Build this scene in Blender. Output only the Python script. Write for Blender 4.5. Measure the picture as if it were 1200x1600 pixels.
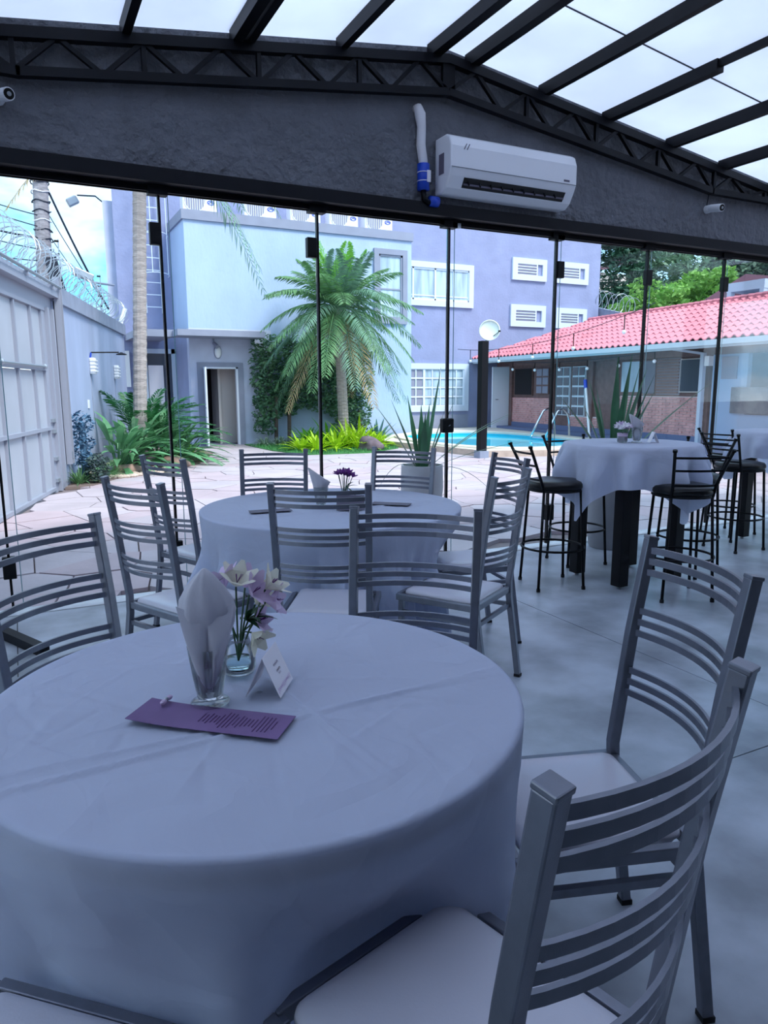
import bpy, bmesh, math, random
from mathutils import Vector, Matrix
from math import sin, cos, pi, radians as rad
random.seed(7)
for o in list(bpy.data.objects): bpy.data.objects.remove(o)
SC = bpy.context.scene
COL = SC.collection

# ------------------------------------------------------------------ camera
F_PX, PITCH, ROLL, YAW, CAM_H = 1119.0, 0.171659, -0.004356, 0.46968, 1.40
fw = Vector((sin(YAW)*cos(PITCH), cos(YAW)*cos(PITCH), -sin(PITCH)))
rt = Vector((cos(YAW), -sin(YAW), 0)); up = rt.cross(fw)
r2 = rt*cos(ROLL) + up*sin(ROLL); u2 = -rt*sin(ROLL) + up*cos(ROLL)
cam = bpy.data.cameras.new('camera'); co = bpy.data.objects.new('camera', cam); COL.objects.link(co)
cam.sensor_fit = 'VERTICAL'; cam.sensor_height = 24.0; cam.lens = 24.0*F_PX/1600.0
cam.clip_start = 0.02; cam.clip_end = 500
m = Matrix((( r2.x, u2.x, -fw.x, 0), (r2.y, u2.y, -fw.y, 0), (r2.z, u2.z, -fw.z, CAM_H), (0, 0, 0, 1)))
co.matrix_world = m
SC.camera = co

# ------------------------------------------------------------------ sky, sun, exposure
SKY_STRENGTH, SUN_STRENGTH, EXPOSURE = 0.95, 1.9, 1.17
w = bpy.data.worlds.new('sky'); SC.world = w; w.use_nodes = True
nt = w.node_tree; N = nt.nodes; Lk = nt.links; N.clear()
tc = N.new('ShaderNodeTexCoord'); mp = N.new('ShaderNodeMapping'); mp.inputs['Scale'].default_value = (1.0, 1.0, 2.2)
nz = N.new('ShaderNodeTexNoise'); nz.inputs['Scale'].default_value = 2.6; nz.inputs['Detail'].default_value = 6; nz.inputs['Roughness'].default_value = .55
cr = N.new('ShaderNodeValToRGB'); cr.color_ramp.elements[0].position = .41; cr.color_ramp.elements[1].position = .61
cr.color_ramp.elements[0].color = (.16, .53, .88, 1); cr.color_ramp.elements[1].color = (.92, .94, .97, 1)
bg = N.new('ShaderNodeBackground'); bg.inputs['Strength'].default_value = SKY_STRENGTH
ow = N.new('ShaderNodeOutputWorld')
Lk.new(tc.outputs['Generated'], mp.inputs['Vector']); Lk.new(mp.outputs['Vector'], nz.inputs['Vector'])
Lk.new(nz.outputs['Fac'], cr.inputs['Fac']); Lk.new(cr.outputs['Color'], bg.inputs['Color']); Lk.new(bg.outputs['Background'], ow.inputs['Surface'])
sl = bpy.data.lights.new('sun', 'SUN'); sl.energy = SUN_STRENGTH; sl.angle = rad(22); sl.color = (1.0, .97, .93)
so = bpy.data.objects.new('sun', sl); COL.objects.link(so)
so.rotation_euler = (rad(38), 0, rad(28)); so.location = (0, 0, 30)     # high, from behind the camera, thinly veiled by cloud
vs = SC.view_settings; vs.view_transform = 'Standard'; vs.look = 'None'; vs.gamma = 1.0; vs.use_curve_mapping = False; vs.exposure = EXPOSURE

# ------------------------------------------------------------------ materials
def lin(c):
    r = []
    for v in c[:3]:
        v = v/255.0
        r.append(v/12.92 if v <= .04045 else ((v+.055)/1.055)**2.4)
    return (*r, 1.0)
MATS = {}
def M(name, col, rough=.5, metal=0.0, var=0.0, vscale=4.0, bump=0.0, bscale=60.0, spec=.5, col2=None, trans=0.0, detail=4, stretch=None, bdist=.01, crumple=0.0):
    """principled material: base colour with an optional second colour mixed by noise, optional noise relief"""
    mt = bpy.data.materials.new(name); mt.use_nodes = True
    t = mt.node_tree; n = t.nodes; l = t.links
    b = n['Principled BSDF']; out = n['Material Output']
    b.inputs['Roughness'].default_value = rough; b.inputs['Metallic'].default_value = metal
    b.inputs['Specular IOR Level'].default_value = spec
    c1 = lin(col); b.inputs['Base Color'].default_value = c1
    csock = None
    if var or col2 or bump:
        tcn = n.new('ShaderNodeTexCoord'); mpn = n.new('ShaderNodeMapping')
        if stretch: mpn.inputs['Scale'].default_value = stretch
        l.new(tcn.outputs['Object'], mpn.inputs['Vector'])
    if var or col2:
        nn = n.new('ShaderNodeTexNoise'); nn.inputs['Scale'].default_value = vscale; nn.inputs['Detail'].default_value = detail
        l.new(mpn.outputs['Vector'], nn.inputs['Vector'])
        rp = n.new('ShaderNodeValToRGB'); rp.color_ramp.elements[0].position = .35; rp.color_ramp.elements[1].position = .65
        if col2 is None:
            rp.color_ramp.elements[0].color = tuple(max(0, x*(1-var)) for x in c1[:3])+(1,)
            rp.color_ramp.elements[1].color = tuple(min(1, x*(1+var)) for x in c1[:3])+(1,)
        else:
            rp.color_ramp.elements[0].color = c1; rp.color_ramp.elements[1].color = lin(col2)
        l.new(nn.outputs['Fac'], rp.inputs['Fac']); csock = rp.outputs['Color']; l.new(csock, b.inputs['Base Color'])
    nsock = None
    if bump:
        bn = n.new('ShaderNodeTexNoise'); bn.inputs['Scale'].default_value = bscale; bn.inputs['Detail'].default_value = 5
        l.new(mpn.outputs['Vector'], bn.inputs['Vector'])
        bp = n.new('ShaderNodeBump'); bp.inputs['Strength'].default_value = bump; bp.inputs['Distance'].default_value = bdist
        l.new(bn.outputs['Fac'], bp.inputs['Height']); nsock = bp.outputs['Normal']; l.new(nsock, b.inputs['Normal'])
    if crumple:      # straight creases of cloth that was folded and crumpled
        nd = n.new('ShaderNodeTexNoise'); nd.inputs['Scale'].default_value = 2.2; l.new(mpn.outputs['Vector'], nd.inputs['Vector'])
        mxv = n.new('ShaderNodeMix'); mxv.data_type = 'RGBA'; mxv.inputs[0].default_value = .25; l.new(mpn.outputs['Vector'], mxv.inputs[6]); l.new(nd.outputs['Color'], mxv.inputs[7])
        prevn = nsock
        for sc_, st_ in ((6.5, 1.0), (15.0, .6)):
            vo = n.new('ShaderNodeTexVoronoi'); vo.feature = 'F1'; vo.distance = 'MANHATTAN'; vo.inputs['Scale'].default_value = sc_; l.new(mxv.outputs[2], vo.inputs['Vector'])
            b2 = n.new('ShaderNodeBump'); b2.inputs['Strength'].default_value = crumple*st_; b2.inputs['Distance'].default_value = .05/sc_
            l.new(vo.outputs['Distance'], b2.inputs['Height'])
            if prevn: l.new(prevn, b2.inputs['Normal'])
            prevn = b2.outputs['Normal']
        nsock = prevn; l.new(nsock, b.inputs['Normal'])
    if trans:
        tr = n.new('ShaderNodeBsdfTranslucent'); tr.inputs['Color'].default_value = c1
        if csock: l.new(csock, tr.inputs['Color'])
        if nsock: l.new(nsock, tr.inputs['Normal'])
        mx = n.new('ShaderNodeMixShader'); mx.inputs['Fac'].default_value = trans
        l.new(b.outputs['BSDF'], mx.inputs[1]); l.new(tr.outputs['BSDF'], mx.inputs[2]); l.new(mx.outputs['Shader'], out.inputs['Surface'])
    MATS[name] = mt
    return mt
def glassmat(name, tint=(1, 1, 1), ior=1.45, refl=1.0, rough=0.0):
    mt = bpy.data.materials.new(name); mt.use_nodes = True
    t = mt.node_tree; n = t.nodes; l = t.links; n.clear()
    out = n.new('ShaderNodeOutputMaterial'); tp = n.new('ShaderNodeBsdfTransparent'); tp.inputs['Color'].default_value = (*tint, 1)
    gl = n.new('ShaderNodeBsdfGlossy'); gl.inputs['Roughness'].default_value = rough
    fr = n.new('ShaderNodeFresnel'); fr.inputs['IOR'].default_value = ior
    mm = n.new('ShaderNodeMath'); mm.operation = 'MULTIPLY'; mm.inputs[1].default_value = refl
    l.new(fr.outputs['Fac'], mm.inputs[0])
    mx = n.new('ShaderNodeMixShader'); l.new(mm.outputs[0], mx.inputs['Fac']); l.new(tp.outputs[0], mx.inputs[1]); l.new(gl.outputs[0], mx.inputs[2]); l.new(mx.outputs[0], out.inputs['Surface'])
    MATS[name] = mt
    return mt
M('concrete', (160, 166, 176), .34, var=.38, vscale=2.2, bump=.06, bscale=14, detail=8, spec=.45)
M('dark_plaster', (102, 104, 111), .7, var=.14, vscale=3, bump=1.0, bscale=15, bdist=.05)
M('side_plaster', (96, 98, 106), .8, var=.08)
M('black_steel', (8, 10, 18), .5, spec=.22)
M('black_plastic', (6, 7, 10), .45, spec=.25)
M('roof_panel', (236, 238, 248), .6, var=.05, vscale=1.2, trans=.62, spec=.1)
M('opaque_rear_sheet', (120, 122, 130), .7)  # unseen rear roof, made opaque so the light comes from the front
M('panel_seam', (80, 80, 88), .7)
glassmat('facade_glass', (.975, .985, .99), 1.25, .4)
glassmat('clear_glass', (.965, .985, .985), 1.35, .8)
glassmat('water_in_vase', (.80, .93, .95), 1.33, 1.2)
M('glass_edge', (120, 165, 170), .2, spec=.8)
M('steel_clip', (170, 175, 182), .35, metal=.8)
M('silver_paint', (122, 125, 136), .33, metal=.6, var=.06, vscale=30, bump=.05, bscale=500)
M('white_vinyl', (206, 204, 214), .28, spec=.6, bump=.05, bscale=220)
M('rubber', (20, 20, 24), .7)
M('cloth', (222, 229, 250), .85, spec=.15, trans=.42, bump=.2, bscale=14, bdist=.006, crumple=1.0)
M('table_wood', (120, 100, 84), .6)
M('black_vinyl', (9, 10, 14), .34, spec=.35)
M('napkin', (212, 210, 218), .85, spec=.1, trans=.2, bump=.1, bscale=70)
M('card_white', (238, 234, 240), .7)
M('menu_paper', (118, 92, 136), .75, var=.08, vscale=9)
M('grey_card', (96, 92, 108), .7)
M('ink', (110, 96, 122), .8)
M('dark_ink', (74, 44, 92), .8)
M('petal_lilac', (218, 196, 224), .6, trans=.25)
M('petal_cream', (228, 224, 206), .6, trans=.25)
M('petal_purple', (110, 42, 128), .6, trans=.2, var=.3, vscale=40)
M('leaf_dark', (44, 82, 52), .5, trans=.12)
M('ac_white', (236, 237, 242), .35, spec=.5)
M('ac_dark', (18, 18, 22), .6)
M('tape_white', (224, 222, 226), .6, bump=.3, bscale=40)
M('blue_plastic', (24, 70, 190), .4)
M('light_wall', (170, 190, 220), .85, var=.06, vscale=1.2, bump=.5, bscale=14, bdist=.02, stretch=(1, 1, .5))
M('lavender_wall', (142, 150, 184), .85, var=.06, vscale=2, bump=.45, bscale=14, bdist=.02)
M('grey_trim', (142, 148, 168), .8, var=.05)
M('porch_wall', (194, 200, 222), .8, var=.05)
M('window_trim', (204, 216, 232), .7)
M('window_white', (220, 232, 244), .5)
M('curtain_pane', (172, 194, 210), .25, var=.25, vscale=1.6, stretch=(4, 1, .5), spec=.6)
M('dark_pane', (66, 74, 88), .15, spec=.8)
M('grey_blind', (140, 142, 160), .6)
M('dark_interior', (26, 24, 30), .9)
M('wood_brown', (112, 86, 84), .6, var=.15, vscale=8)
M('brick', (208, 158, 156), .85, var=.16, vscale=5)
M('mortar', (228, 218, 220), .9)
M('plinth_blue', (104, 118, 154), .8)
M('roof_tile', (208, 124, 136), .7, var=.16, vscale=3)
M('gutter', (196, 208, 216), .5)
M('paving', (184, 172, 178), .8, var=.09, vscale=1.3, bump=.5, bscale=9, detail=7, bdist=.012)
M('paving_pink', (184, 166, 172), .8, var=.09, vscale=1.5, bump=.5, bscale=9, detail=7, bdist=.012)
M('paving_joint', (128, 116, 118), .95)
M('threshold', (206, 208, 214), .7, var=.08, vscale=5)
M('deck_cream', (226, 218, 204), .8, var=.05)
M('deck_edge', (190, 170, 156), .85, var=.12, vscale=6)
M('pool_tile', (40, 196, 226), .3, var=.05)
M('pool_water', (60, 205, 232), .06, spec=.6, bump=.08, bscale=5, trans=0)
M('boundary_wall', (158, 170, 198), .85, var=.08, vscale=1.6, bump=.35, bscale=16, stretch=(1, 1, .4))
M('coping', (138, 146, 166), .85, var=.1)
M('gate_paint', (172, 177, 188), .5, var=.05, vscale=2)
M('gate_frame', (152, 157, 172), .5)
M('galvanised', (168, 176, 186), .4, metal=.6)
M('rust', (112, 92, 90), .8)
M('pole_concrete', (150, 146, 150), .9, var=.25, vscale=6, stretch=(1, 1, 3))
M('cable', (40, 46, 60), .7)
M('palm_bark', (164, 154, 150), .9, var=.2, vscale=10, stretch=(1, 1, 5), bump=.6, bscale=30)
M('frond_green', (104, 148, 98), .55, var=.3, vscale=2.5, trans=.3)
M('frond_blue', (112, 150, 126), .55, var=.25, vscale=2.5, trans=.25)
M('frond_dry', (172, 152, 112), .7, var=.25, vscale=3, trans=.25)
M('frond_fresh', (120, 186, 70), .55, trans=.3)
M('cycad', (52, 118, 66), .45, var=.25, vscale=3, trans=.2)
M('plant_green', (98, 152, 106), .5, var=.3, vscale=2, trans=.2)
M('plant_lime', (178, 216, 44), .5, var=.22, vscale=2, trans=.3)
M('plant_mid', (92, 160, 40), .5, var=.2, vscale=2, trans=.3)
M('plant_blue', (76, 130, 126), .5, var=.2, vscale=3)
M('cactus_blue', (74, 112, 142), .6, var=.3, vscale=14, bump=.6, bscale=25)
M('hedge', (64, 106, 80), .5, col2=(110, 152, 112), vscale=3, trans=.25)
M('liriope', (146, 168, 146), .6, var=.2, vscale=4, trans=.2)
M('grass', (74, 138, 76), .7, var=.2, vscale=5, trans=.2)
M('bush_dark', (62, 84, 80), .6, var=.25, vscale=5, trans=.15)
M('grass_tuft', (96, 142, 92), .6, var=.25, vscale=4, trans=.2)
M('rock', (112, 98, 106), .9, var=.25, vscale=4, bump=.8, bscale=9)
M('rock_brown', (152, 126, 114), .9, var=.25, vscale=5, bump=.8, bscale=9)
M('pebble', (206, 186, 172), .85, var=.2, vscale=9)
M('soil', (120, 104, 98), .95)
M('bark', (92, 80, 74), .9, var=.2)
M('tree_dark', (44, 84, 62), .6, var=.35, vscale=.9, trans=.2)
M('tree_mid', (112, 146, 118), .6, var=.3, vscale=.9, trans=.25)
M('tree_lime', (124, 172, 84), .6, var=.25, vscale=.9, trans=.3)
M('pot_grey', (168, 166, 170), .7, var=.1, vscale=3, bump=.2, bscale=40)
M('flax', (58, 104, 72), .4, var=.3, vscale=3, trans=.15)
M('chrome', (220, 224, 230), .12, metal=1.0)
M('white_plastic', (232, 234, 238), .4)
M('dish_white', (222, 236, 232), .5)
M('house_red', (112, 76, 92), .8)
M('house_cream', (214, 206, 196), .8)
M('bulb_glass', (236, 240, 246), .2)
M('door_white', (222, 228, 242), .5)
M('hall_curtain', (208, 200, 196), .8)
M('screen_dark', (58, 70, 92), .25, col2=(110, 118, 124), vscale=2.2)
M('counter_blue', (150, 180, 214), .6)

# ------------------------------------------------------------------ mesh helpers
class MB:
    def __init__(s): s.v = []; s.f = []
    def add(s, vs, fs):
        o = len(s.v); s.v += [tuple(p) for p in vs]; s.f += [tuple(i+o for i in q) for q in fs]; return s
    def hexa(s, p):
        return s.add(p, [(0, 3, 2, 1), (4, 5, 6, 7), (0, 1, 5, 4), (1, 2, 6, 5), (2, 3, 7, 6), (3, 0, 4, 7)])
    def box(s, c, d, rz=0.0, rot=None):
        R = rot if rot is not None else Matrix.Rotation(rz, 3, 'Z')
        c = Vector(c); x, y, z = d[0]/2, d[1]/2, d[2]/2
        return s.hexa([c+R @ Vector(q) for q in ((-x, -y, -z), (x, -y, -z), (x, y, -z), (-x, y, -z), (-x, -y, z), (x, -y, z), (x, y, z), (-x, y, z))])
    def mm(s, x0, x1, y0, y1, z0, z1): return s.box(((x0+x1)/2, (y0+y1)/2, (z0+z1)/2), (x1-x0, y1-y0, z1-z0))
    def sweep(s, pts, w, h, upv=(0, 0, 1), closed=False):
        """rectangular bar along a polyline; w across, h along upv"""
        pts = [Vector(p) for p in pts]; n = len(pts); rings = []
        U0 = Vector(upv)
        for i, p in enumerate(pts):
            a = pts[(i-1) % n] if (i > 0 or closed) else p; b = pts[(i+1) % n] if (i < n-1 or closed) else p
            t = (b-a).normalized(); sd = t.cross(U0)
            if sd.length < 1e-5: sd = t.cross(Vector((1, 0, 0)))
            sd.normalize(); uu = sd.cross(t).normalized()
            rings.append([p-sd*w/2-uu*h/2, p+sd*w/2-uu*h/2, p+sd*w/2+uu*h/2, p-sd*w/2+uu*h/2])
        vs = [q for r in rings for q in r]; fs = []
        for i in range(n if closed else n-1):
            A = i*4; B = ((i+1) % n)*4
            for k in range(4): fs.append((A+k, A+(k+1) % 4, B+(k+1) % 4, B+k))
        if not closed: fs += [(3, 2, 1, 0), tuple(range((n-1)*4, n*4))]
        return s.add(vs, fs)
    def tube(s, pts, r, n=8, closed=False, cap=True):
        pts = [Vector(p) for p in pts]; k = len(pts); vs = []; fs = []
        prev = None
        for i, p in enumerate(pts):
            a = pts[(i-1) % k] if (i > 0 or closed) else p; b = pts[(i+1) % k] if (i < k-1 or closed) else p
            t = (b-a).normalized()
            if prev is None:
                sd = t.cross(Vector((0, 0, 1)))
                if sd.length < 1e-4: sd = Vector((1, 0, 0))
            else:
                sd = prev - t*prev.dot(t)
                if sd.length < 1e-5: sd = t.orthogonal()
            sd.normalize(); prev = sd; uu = t.cross(sd)
            rr = r[i] if isinstance(r, (list, tuple)) else r
            vs += [p+(sd*cos(2*pi*j/n)+uu*sin(2*pi*j/n))*rr for j in range(n)]
        for i in range(k if closed else k-1):
            A = i*n; B = ((i+1) % k)*n
            for j in range(n): fs.append((A+j, A+(j+1) % n, B+(j+1) % n, B+j))
        if cap and not closed: fs += [tuple(range(n-1, -1, -1)), tuple(range((k-1)*n, k*n))]
        return s.add(vs, fs)
    def lathe(s, prof, n=28, c=(0, 0, 0), cap0=True, cap1=True):
        c = Vector(c); vs = []; fs = []; k = len(prof)
        for r, z in prof: vs += [c+Vector((r*cos(2*pi*j/n), r*sin(2*pi*j/n), z)) for j in range(n)]
        for i in range(k-1):
            for j in range(n): fs.append((i*n+j, i*n+(j+1) % n, (i+1)*n+(j+1) % n, (i+1)*n+j))
        if cap0: fs.append(tuple(range(n-1, -1, -1)))
        if cap1: fs.append(tuple(range((k-1)*n, k*n)))
        return s.add(vs, fs)
    def loft(s, rings, cap=True):
        n = len(rings[0]); vs = [p for r in rings for p in r]; fs = []
        for i in range(len(rings)-1):
            for j in range(n): fs.append((i*n+j, i*n+(j+1) % n, (i+1)*n+(j+1) % n, (i+1)*n+j))
        if cap: fs += [tuple(range(n-1, -1, -1)), tuple(range((len(rings)-1)*n, len(rings)*n))]
        return s.add(vs, fs)
    def prism(s, poly, z0, z1):
        n = len(poly); vs = [(x, y, z0) for x, y in poly]+[(x, y, z1) for x, y in poly]
        return s.add(vs, [tuple(range(n-1, -1, -1)), tuple(range(n, 2*n))]+[(i, (i+1) % n, n+(i+1) % n, n+i) for i in range(n)])
    def extr(s, poly, axis_fn, t0, t1):
        """extrude 2D poly; axis_fn(a,b,t) -> point"""
        n = len(poly); vs = [axis_fn(a, b, t0) for a, b in poly]+[axis_fn(a, b, t1) for a, b in poly]
        return s.add(vs, [tuple(range(n-1, -1, -1)), tuple(range(n, 2*n))]+[(i, (i+1) % n, n+(i+1) % n, n+i) for i in range(n)])
    def ball(s, c, r, nu=10, nv=6, sq=(1, 1, 1)):
        c = Vector(c); rings = []
        for i in range(1, nv):
            a = pi*i/nv; rings.append([c+Vector((r*sq[0]*sin(a)*cos(2*pi*j/nu), r*sq[1]*sin(a)*sin(2*pi*j/nu), -r*sq[2]*cos(a))) for j in range(nu)])
        o = len(s.v); s.loft(rings, cap=False)
        b = len(s.v); s.v += [tuple(c+Vector((0, 0, -r*sq[2]))), tuple(c+Vector((0, 0, r*sq[2])))]
        for j in range(nu):
            s.f.append((b, o+(j+1) % nu, o+j)); s.f.append((b+1, o+(nv-2)*nu+j, o+(nv-2)*nu+(j+1) % nu))
        return s
    def blade(s, base, d, length, width, droop=.3, n=6, fold=.25, tipw=.02, upv=(0, 0, 1)):
        """strap leaf with a shallow V section that arches under its weight"""
        base = Vector(base); d = Vector(d).normalized(); pts = []
        for i in range(n+1):
            t = i/n; pts.append(base+d*length*t+Vector((0, 0, -droop*length*t*t)))
        vs = []; fs = []
        for i, p in enumerate(pts):
            t = i/n; tg = (pts[min(i+1, n)]-pts[max(i-1, 0)]).normalized()
            sd = tg.cross(Vector(upv))
            if sd.length < .05: sd = tg.cross(Vector((cos(width*999), sin(width*999), 0)))
            sd.normalize(); nn = sd.cross(tg)
            ww = width*(.55+.9*t if t < .5 else 2*(1-t))*.5 if t < 1 else width*tipw
            ww = max(ww, width*tipw)
            vs += [p-sd*ww+nn*ww*fold, p, p+sd*ww+nn*ww*fold]
        for i in range(n):
            a = i*3; b = a+3; fs += [(a, a+1, b+1, b), (a+1, a+2, b+2, b+1)]
        return s.add(vs, fs)
    def frond(s, base, az, el, L, droop, nl=34, ll=.5, lw=.02, start=.12, hang=.35, rr=.012, rach=True):
        base = Vector(base); d = Vector((cos(az)*cos(el), sin(az)*cos(el), sin(el)))
        P = lambda t: base+d*L*t+Vector((0, 0, -droop*L*t*t))
        if rach: s.tube([P(i/10) for i in range(11)], [rr*(1-.085*i) for i in range(11)], 4)
        for i in range(nl):
            t = start+(1-start)*i/(nl-1); p = P(t); tg = (P(min(t+.02, 1))-P(t-.02)).normalized()
            sd0 = tg.cross(Vector((0, 0, 1)))
            if sd0.length < .1: sd0 = Vector((-sin(az), cos(az), 0))
            sd0.normalize()
            le = ll*(math.sin(pi*min(1, .18+.82*(t)))**.6*.75+.35)*(1-.35*t)
            for sg in (-1, 1):
                dd = (sd0*sg*.8+tg*.62+Vector((random.uniform(-.1, .1), random.uniform(-.1, .1), .10+random.uniform(-.12, .12)))).normalized()
                q1 = p+dd*le*.5+Vector((0, 0, -hang*le*.25)); q2 = p+dd*le+Vector((0, 0, -hang*le))
                wv = tg*lw
                s.add([p, q1-wv, q2, q1+wv], [(0, 1, 2, 3)])
        return s
    def build(s, name, mat, parent=None, smooth=False, loc=None, rz=0.0, bevel=0.0, auto=None):
        me = bpy.data.meshes.new(name); me.from_pydata(s.v, [], s.f); me.update()
        if smooth or auto:
            me.polygons.foreach_set('use_smooth', [True]*len(me.polygons))
            if auto: me.set_sharp_from_angle(angle=rad(auto))
        me.materials.append(MATS[mat])
        o = bpy.data.objects.new(name, me); COL.objects.link(o)
        if parent: o.parent = parent
        if loc: o.location = loc
        o.rotation_euler.z = rz
        if bevel:
            bv = o.modifiers.new('bevel', 'BEVEL'); bv.width = bevel; bv.segments = 2; bv.limit_method = 'ANGLE'
        return o
def tag(o, label=None, cat=None, group=None, kind=None):
    if label: o['label'] = label
    if cat: o['category'] = cat
    if group: o['group'] = group
    if kind: o['kind'] = kind
    return o
def empty(name, loc=(0, 0, 0), rz=0.0):
    o = bpy.data.objects.new(name, None); COL.objects.link(o); o.location = loc; o.rotation_euler.z = rz; o.empty_display_size = .1
    return o
def copy_tree(o, parent=None):
    c = o.copy(); COL.objects.link(c); c.parent = parent
    for ch in list(o.children): copy_tree(ch, c)
    return c
def share(o, parent=None, loc=(0, 0, 0), rz=0.0):
    c = o.copy(); COL.objects.link(c); c.parent = parent; c.location = loc; c.rotation_euler = (0, 0, rz); return c
def slab_rings(w, d, r, prof, n=6):
    """rounded-rectangle rings: prof = [(inset, z)]"""
    rings = []
    for ins, z in prof:
        a = w/2-ins; b = d/2-ins; rr = max(.004, r-ins*.6); rr = min(rr, a*.95, b*.95); ring = []
        for k, (sx, sy) in enumerate(((1, 1), (-1, 1), (-1, -1), (1, -1))):
            for i in range(n+1):
                an = pi/2*k+pi/2*i/n; ring.append(Vector((sx*(a-rr)+rr*cos(an), sy*(b-rr)+rr*sin(an), z)))
        rings.append(ring)
    return rings
# ================================================================== the room
FY = 4.95                      # glass facade plane
X0, X1, YB = -2.9, 8.9, -4.6   # side walls, back wall
HB, HT = 2.66, 2.745           # header beam under the plaster wall
RX, RZ, SL = 2.97, 3.80, .1345  # ridge x, ridge height (underside of sheets), roof slope
def roofz(x): return RZ-abs(x-RX)*SL
floor = empty('floor'); tag(floor, kind='structure')
base = MB(); base.mm(X0, X1, YB, FY+.02, -.12, -.006); base.build('screed', 'rubber', floor)
xs = [X0, -.1, 2.87, 5.85, X1]; ys = [YB, -1.3, 1.66, FY-.06]
for i in range(len(xs)-1):
    for j in range(len(ys)-1):
        b = MB(); b.mm(xs[i]+.0025, xs[i+1]-.0025, ys[j]+.0025, ys[j+1]-.0025, -.05, 0); b.build('slab', 'concrete', floor)
b = MB(); b.mm(X0, X1, FY-.055, FY+.10, -.05, .004); t = b.build('trim_1', 'threshold'); tag(t, kind='structure')

# plaster gable wall above the glass, with the roof pitch as its upper edge
b = MB(); poly = [(X0, HT), (X1, HT), (X1, roofz(X1)+.02), (RX, RZ+.02), (X0, roofz(X0)+.02)]
b.extr(poly, lambda a, c, t: (a, t, c), FY-.09, FY+.09); o = b.build('wall_facade', 'dark_plaster'); tag(o, kind='structure')
b = MB(); b.mm(X0, X1, FY-.13, FY+.10, HB, HT); b.mm(X0, X1, FY-.03, FY-.018, HB-.035, HB); b.mm(X0, X1, FY+.018, FY+.03, HB-.035, HB)
o = b.build('trim_2', 'black_steel'); tag(o, kind='structure')
for nm, x in (('wall_left', X0-.1), ('wall_right', X1+.1)):      # unseen side walls, openings added beside the glass to let in more light
    b = MB(); b.mm(x-.1, x+.1, YB-.2, .0, -.12, 2.55); b.mm(x-.1, x+.1, .0, FY+.09, -.12, .02); b.mm(x-.1, x+.1, YB-.2, FY+.09, 2.55, roofz(x)+.06)
    for y in (2.3, FY-.02): b.mm(x-.1, x+.1, y-.1, y+.11, .02, 2.55)
    tag(b.build(nm, 'side_plaster'), kind='structure')
b = MB(); b.extr([(X0, -.12), (X1, -.12), (X1, roofz(X1)), (RX, RZ), (X0, roofz(X0))], lambda a, c, t: (a, t, c), YB-.2, YB)
tag(b.build('wall_back', 'side_plaster'), kind='structure')

# roof: sheets between steel purlins, translucent in front, opaque behind to hold back light
ceil = empty('ceiling'); tag(ceil, kind='structure')
pur = [-2.2, -1.45, -.7, .03, .75, 1.50, 2.14, 2.86, 3.18, 3.85, 4.52, 5.25, 5.93, 6.65, 7.4, 8.1]
edges = [X0-.2]+pur[:7]+[RX]+pur[9:]+[X1+.2]
yc = [YB-.2, -3.4, -1.9, -.4, 1.1, 2.55, 3.95, FY+.14]
for i in range(len(edges)-1):
    xa, xb = edges[i], edges[i+1]
    for j in range(len(yc)-1):
        ya, yb = yc[j]+.002, yc[j+1]-.002
        za, zb = roofz(xa)+.03, roofz(xb)+.03
        MB().hexa([(xa, ya, za), (xb, ya, zb), (xb, yb, zb), (xa, yb, za), (xa, ya, za+.012), (xb, ya, zb+.012), (xb, yb, zb+.012), (xa, yb, za+.012)]).build('roof_sheet', 'roof_panel' if j >= 3 else 'opaque_rear_sheet', ceil)
for j in yc[1:-1]:
    b = MB()
    for xa, xb in ((X0, RX), (RX, X1)): b.sweep([(xa, j, roofz(xa)+.028), (xb, j, roofz(xb)+.028)], .012, .004)
    b.build('sheet_seam', 'panel_seam', ceil)
for k, x in enumerate(pur):
    wdt = .075 if x in (2.86, 3.18) else .05
    z = roofz(x)
    if x == 4.52:    # this purlin is a deep box near the wall and a slim bar further in
        MB().mm(x-.035, x+.035, 3.75, FY-.1, z-.05, z+.03).build('purlin', 'black_steel', ceil)
        MB().mm(x-.016, x+.016, YB, 3.75, z-.02, z+.03).build('purlin', 'black_steel', ceil)
    else:
        MB().mm(x-wdt/2, x+wdt/2, YB, FY-.1, z-.06, z+.03).build('purlin', 'black_steel', ceil)
    if x == 1.50: MB().mm(x-.115, x-.05, YB, FY-.1, z-.07, z+.03).build('purlin', 'black_steel', ceil)
MB().mm(2.95, 3.02, 1.9, 2.25, RZ-.13, RZ+.02).build('junction_box', 'black_plastic', ceil)

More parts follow.
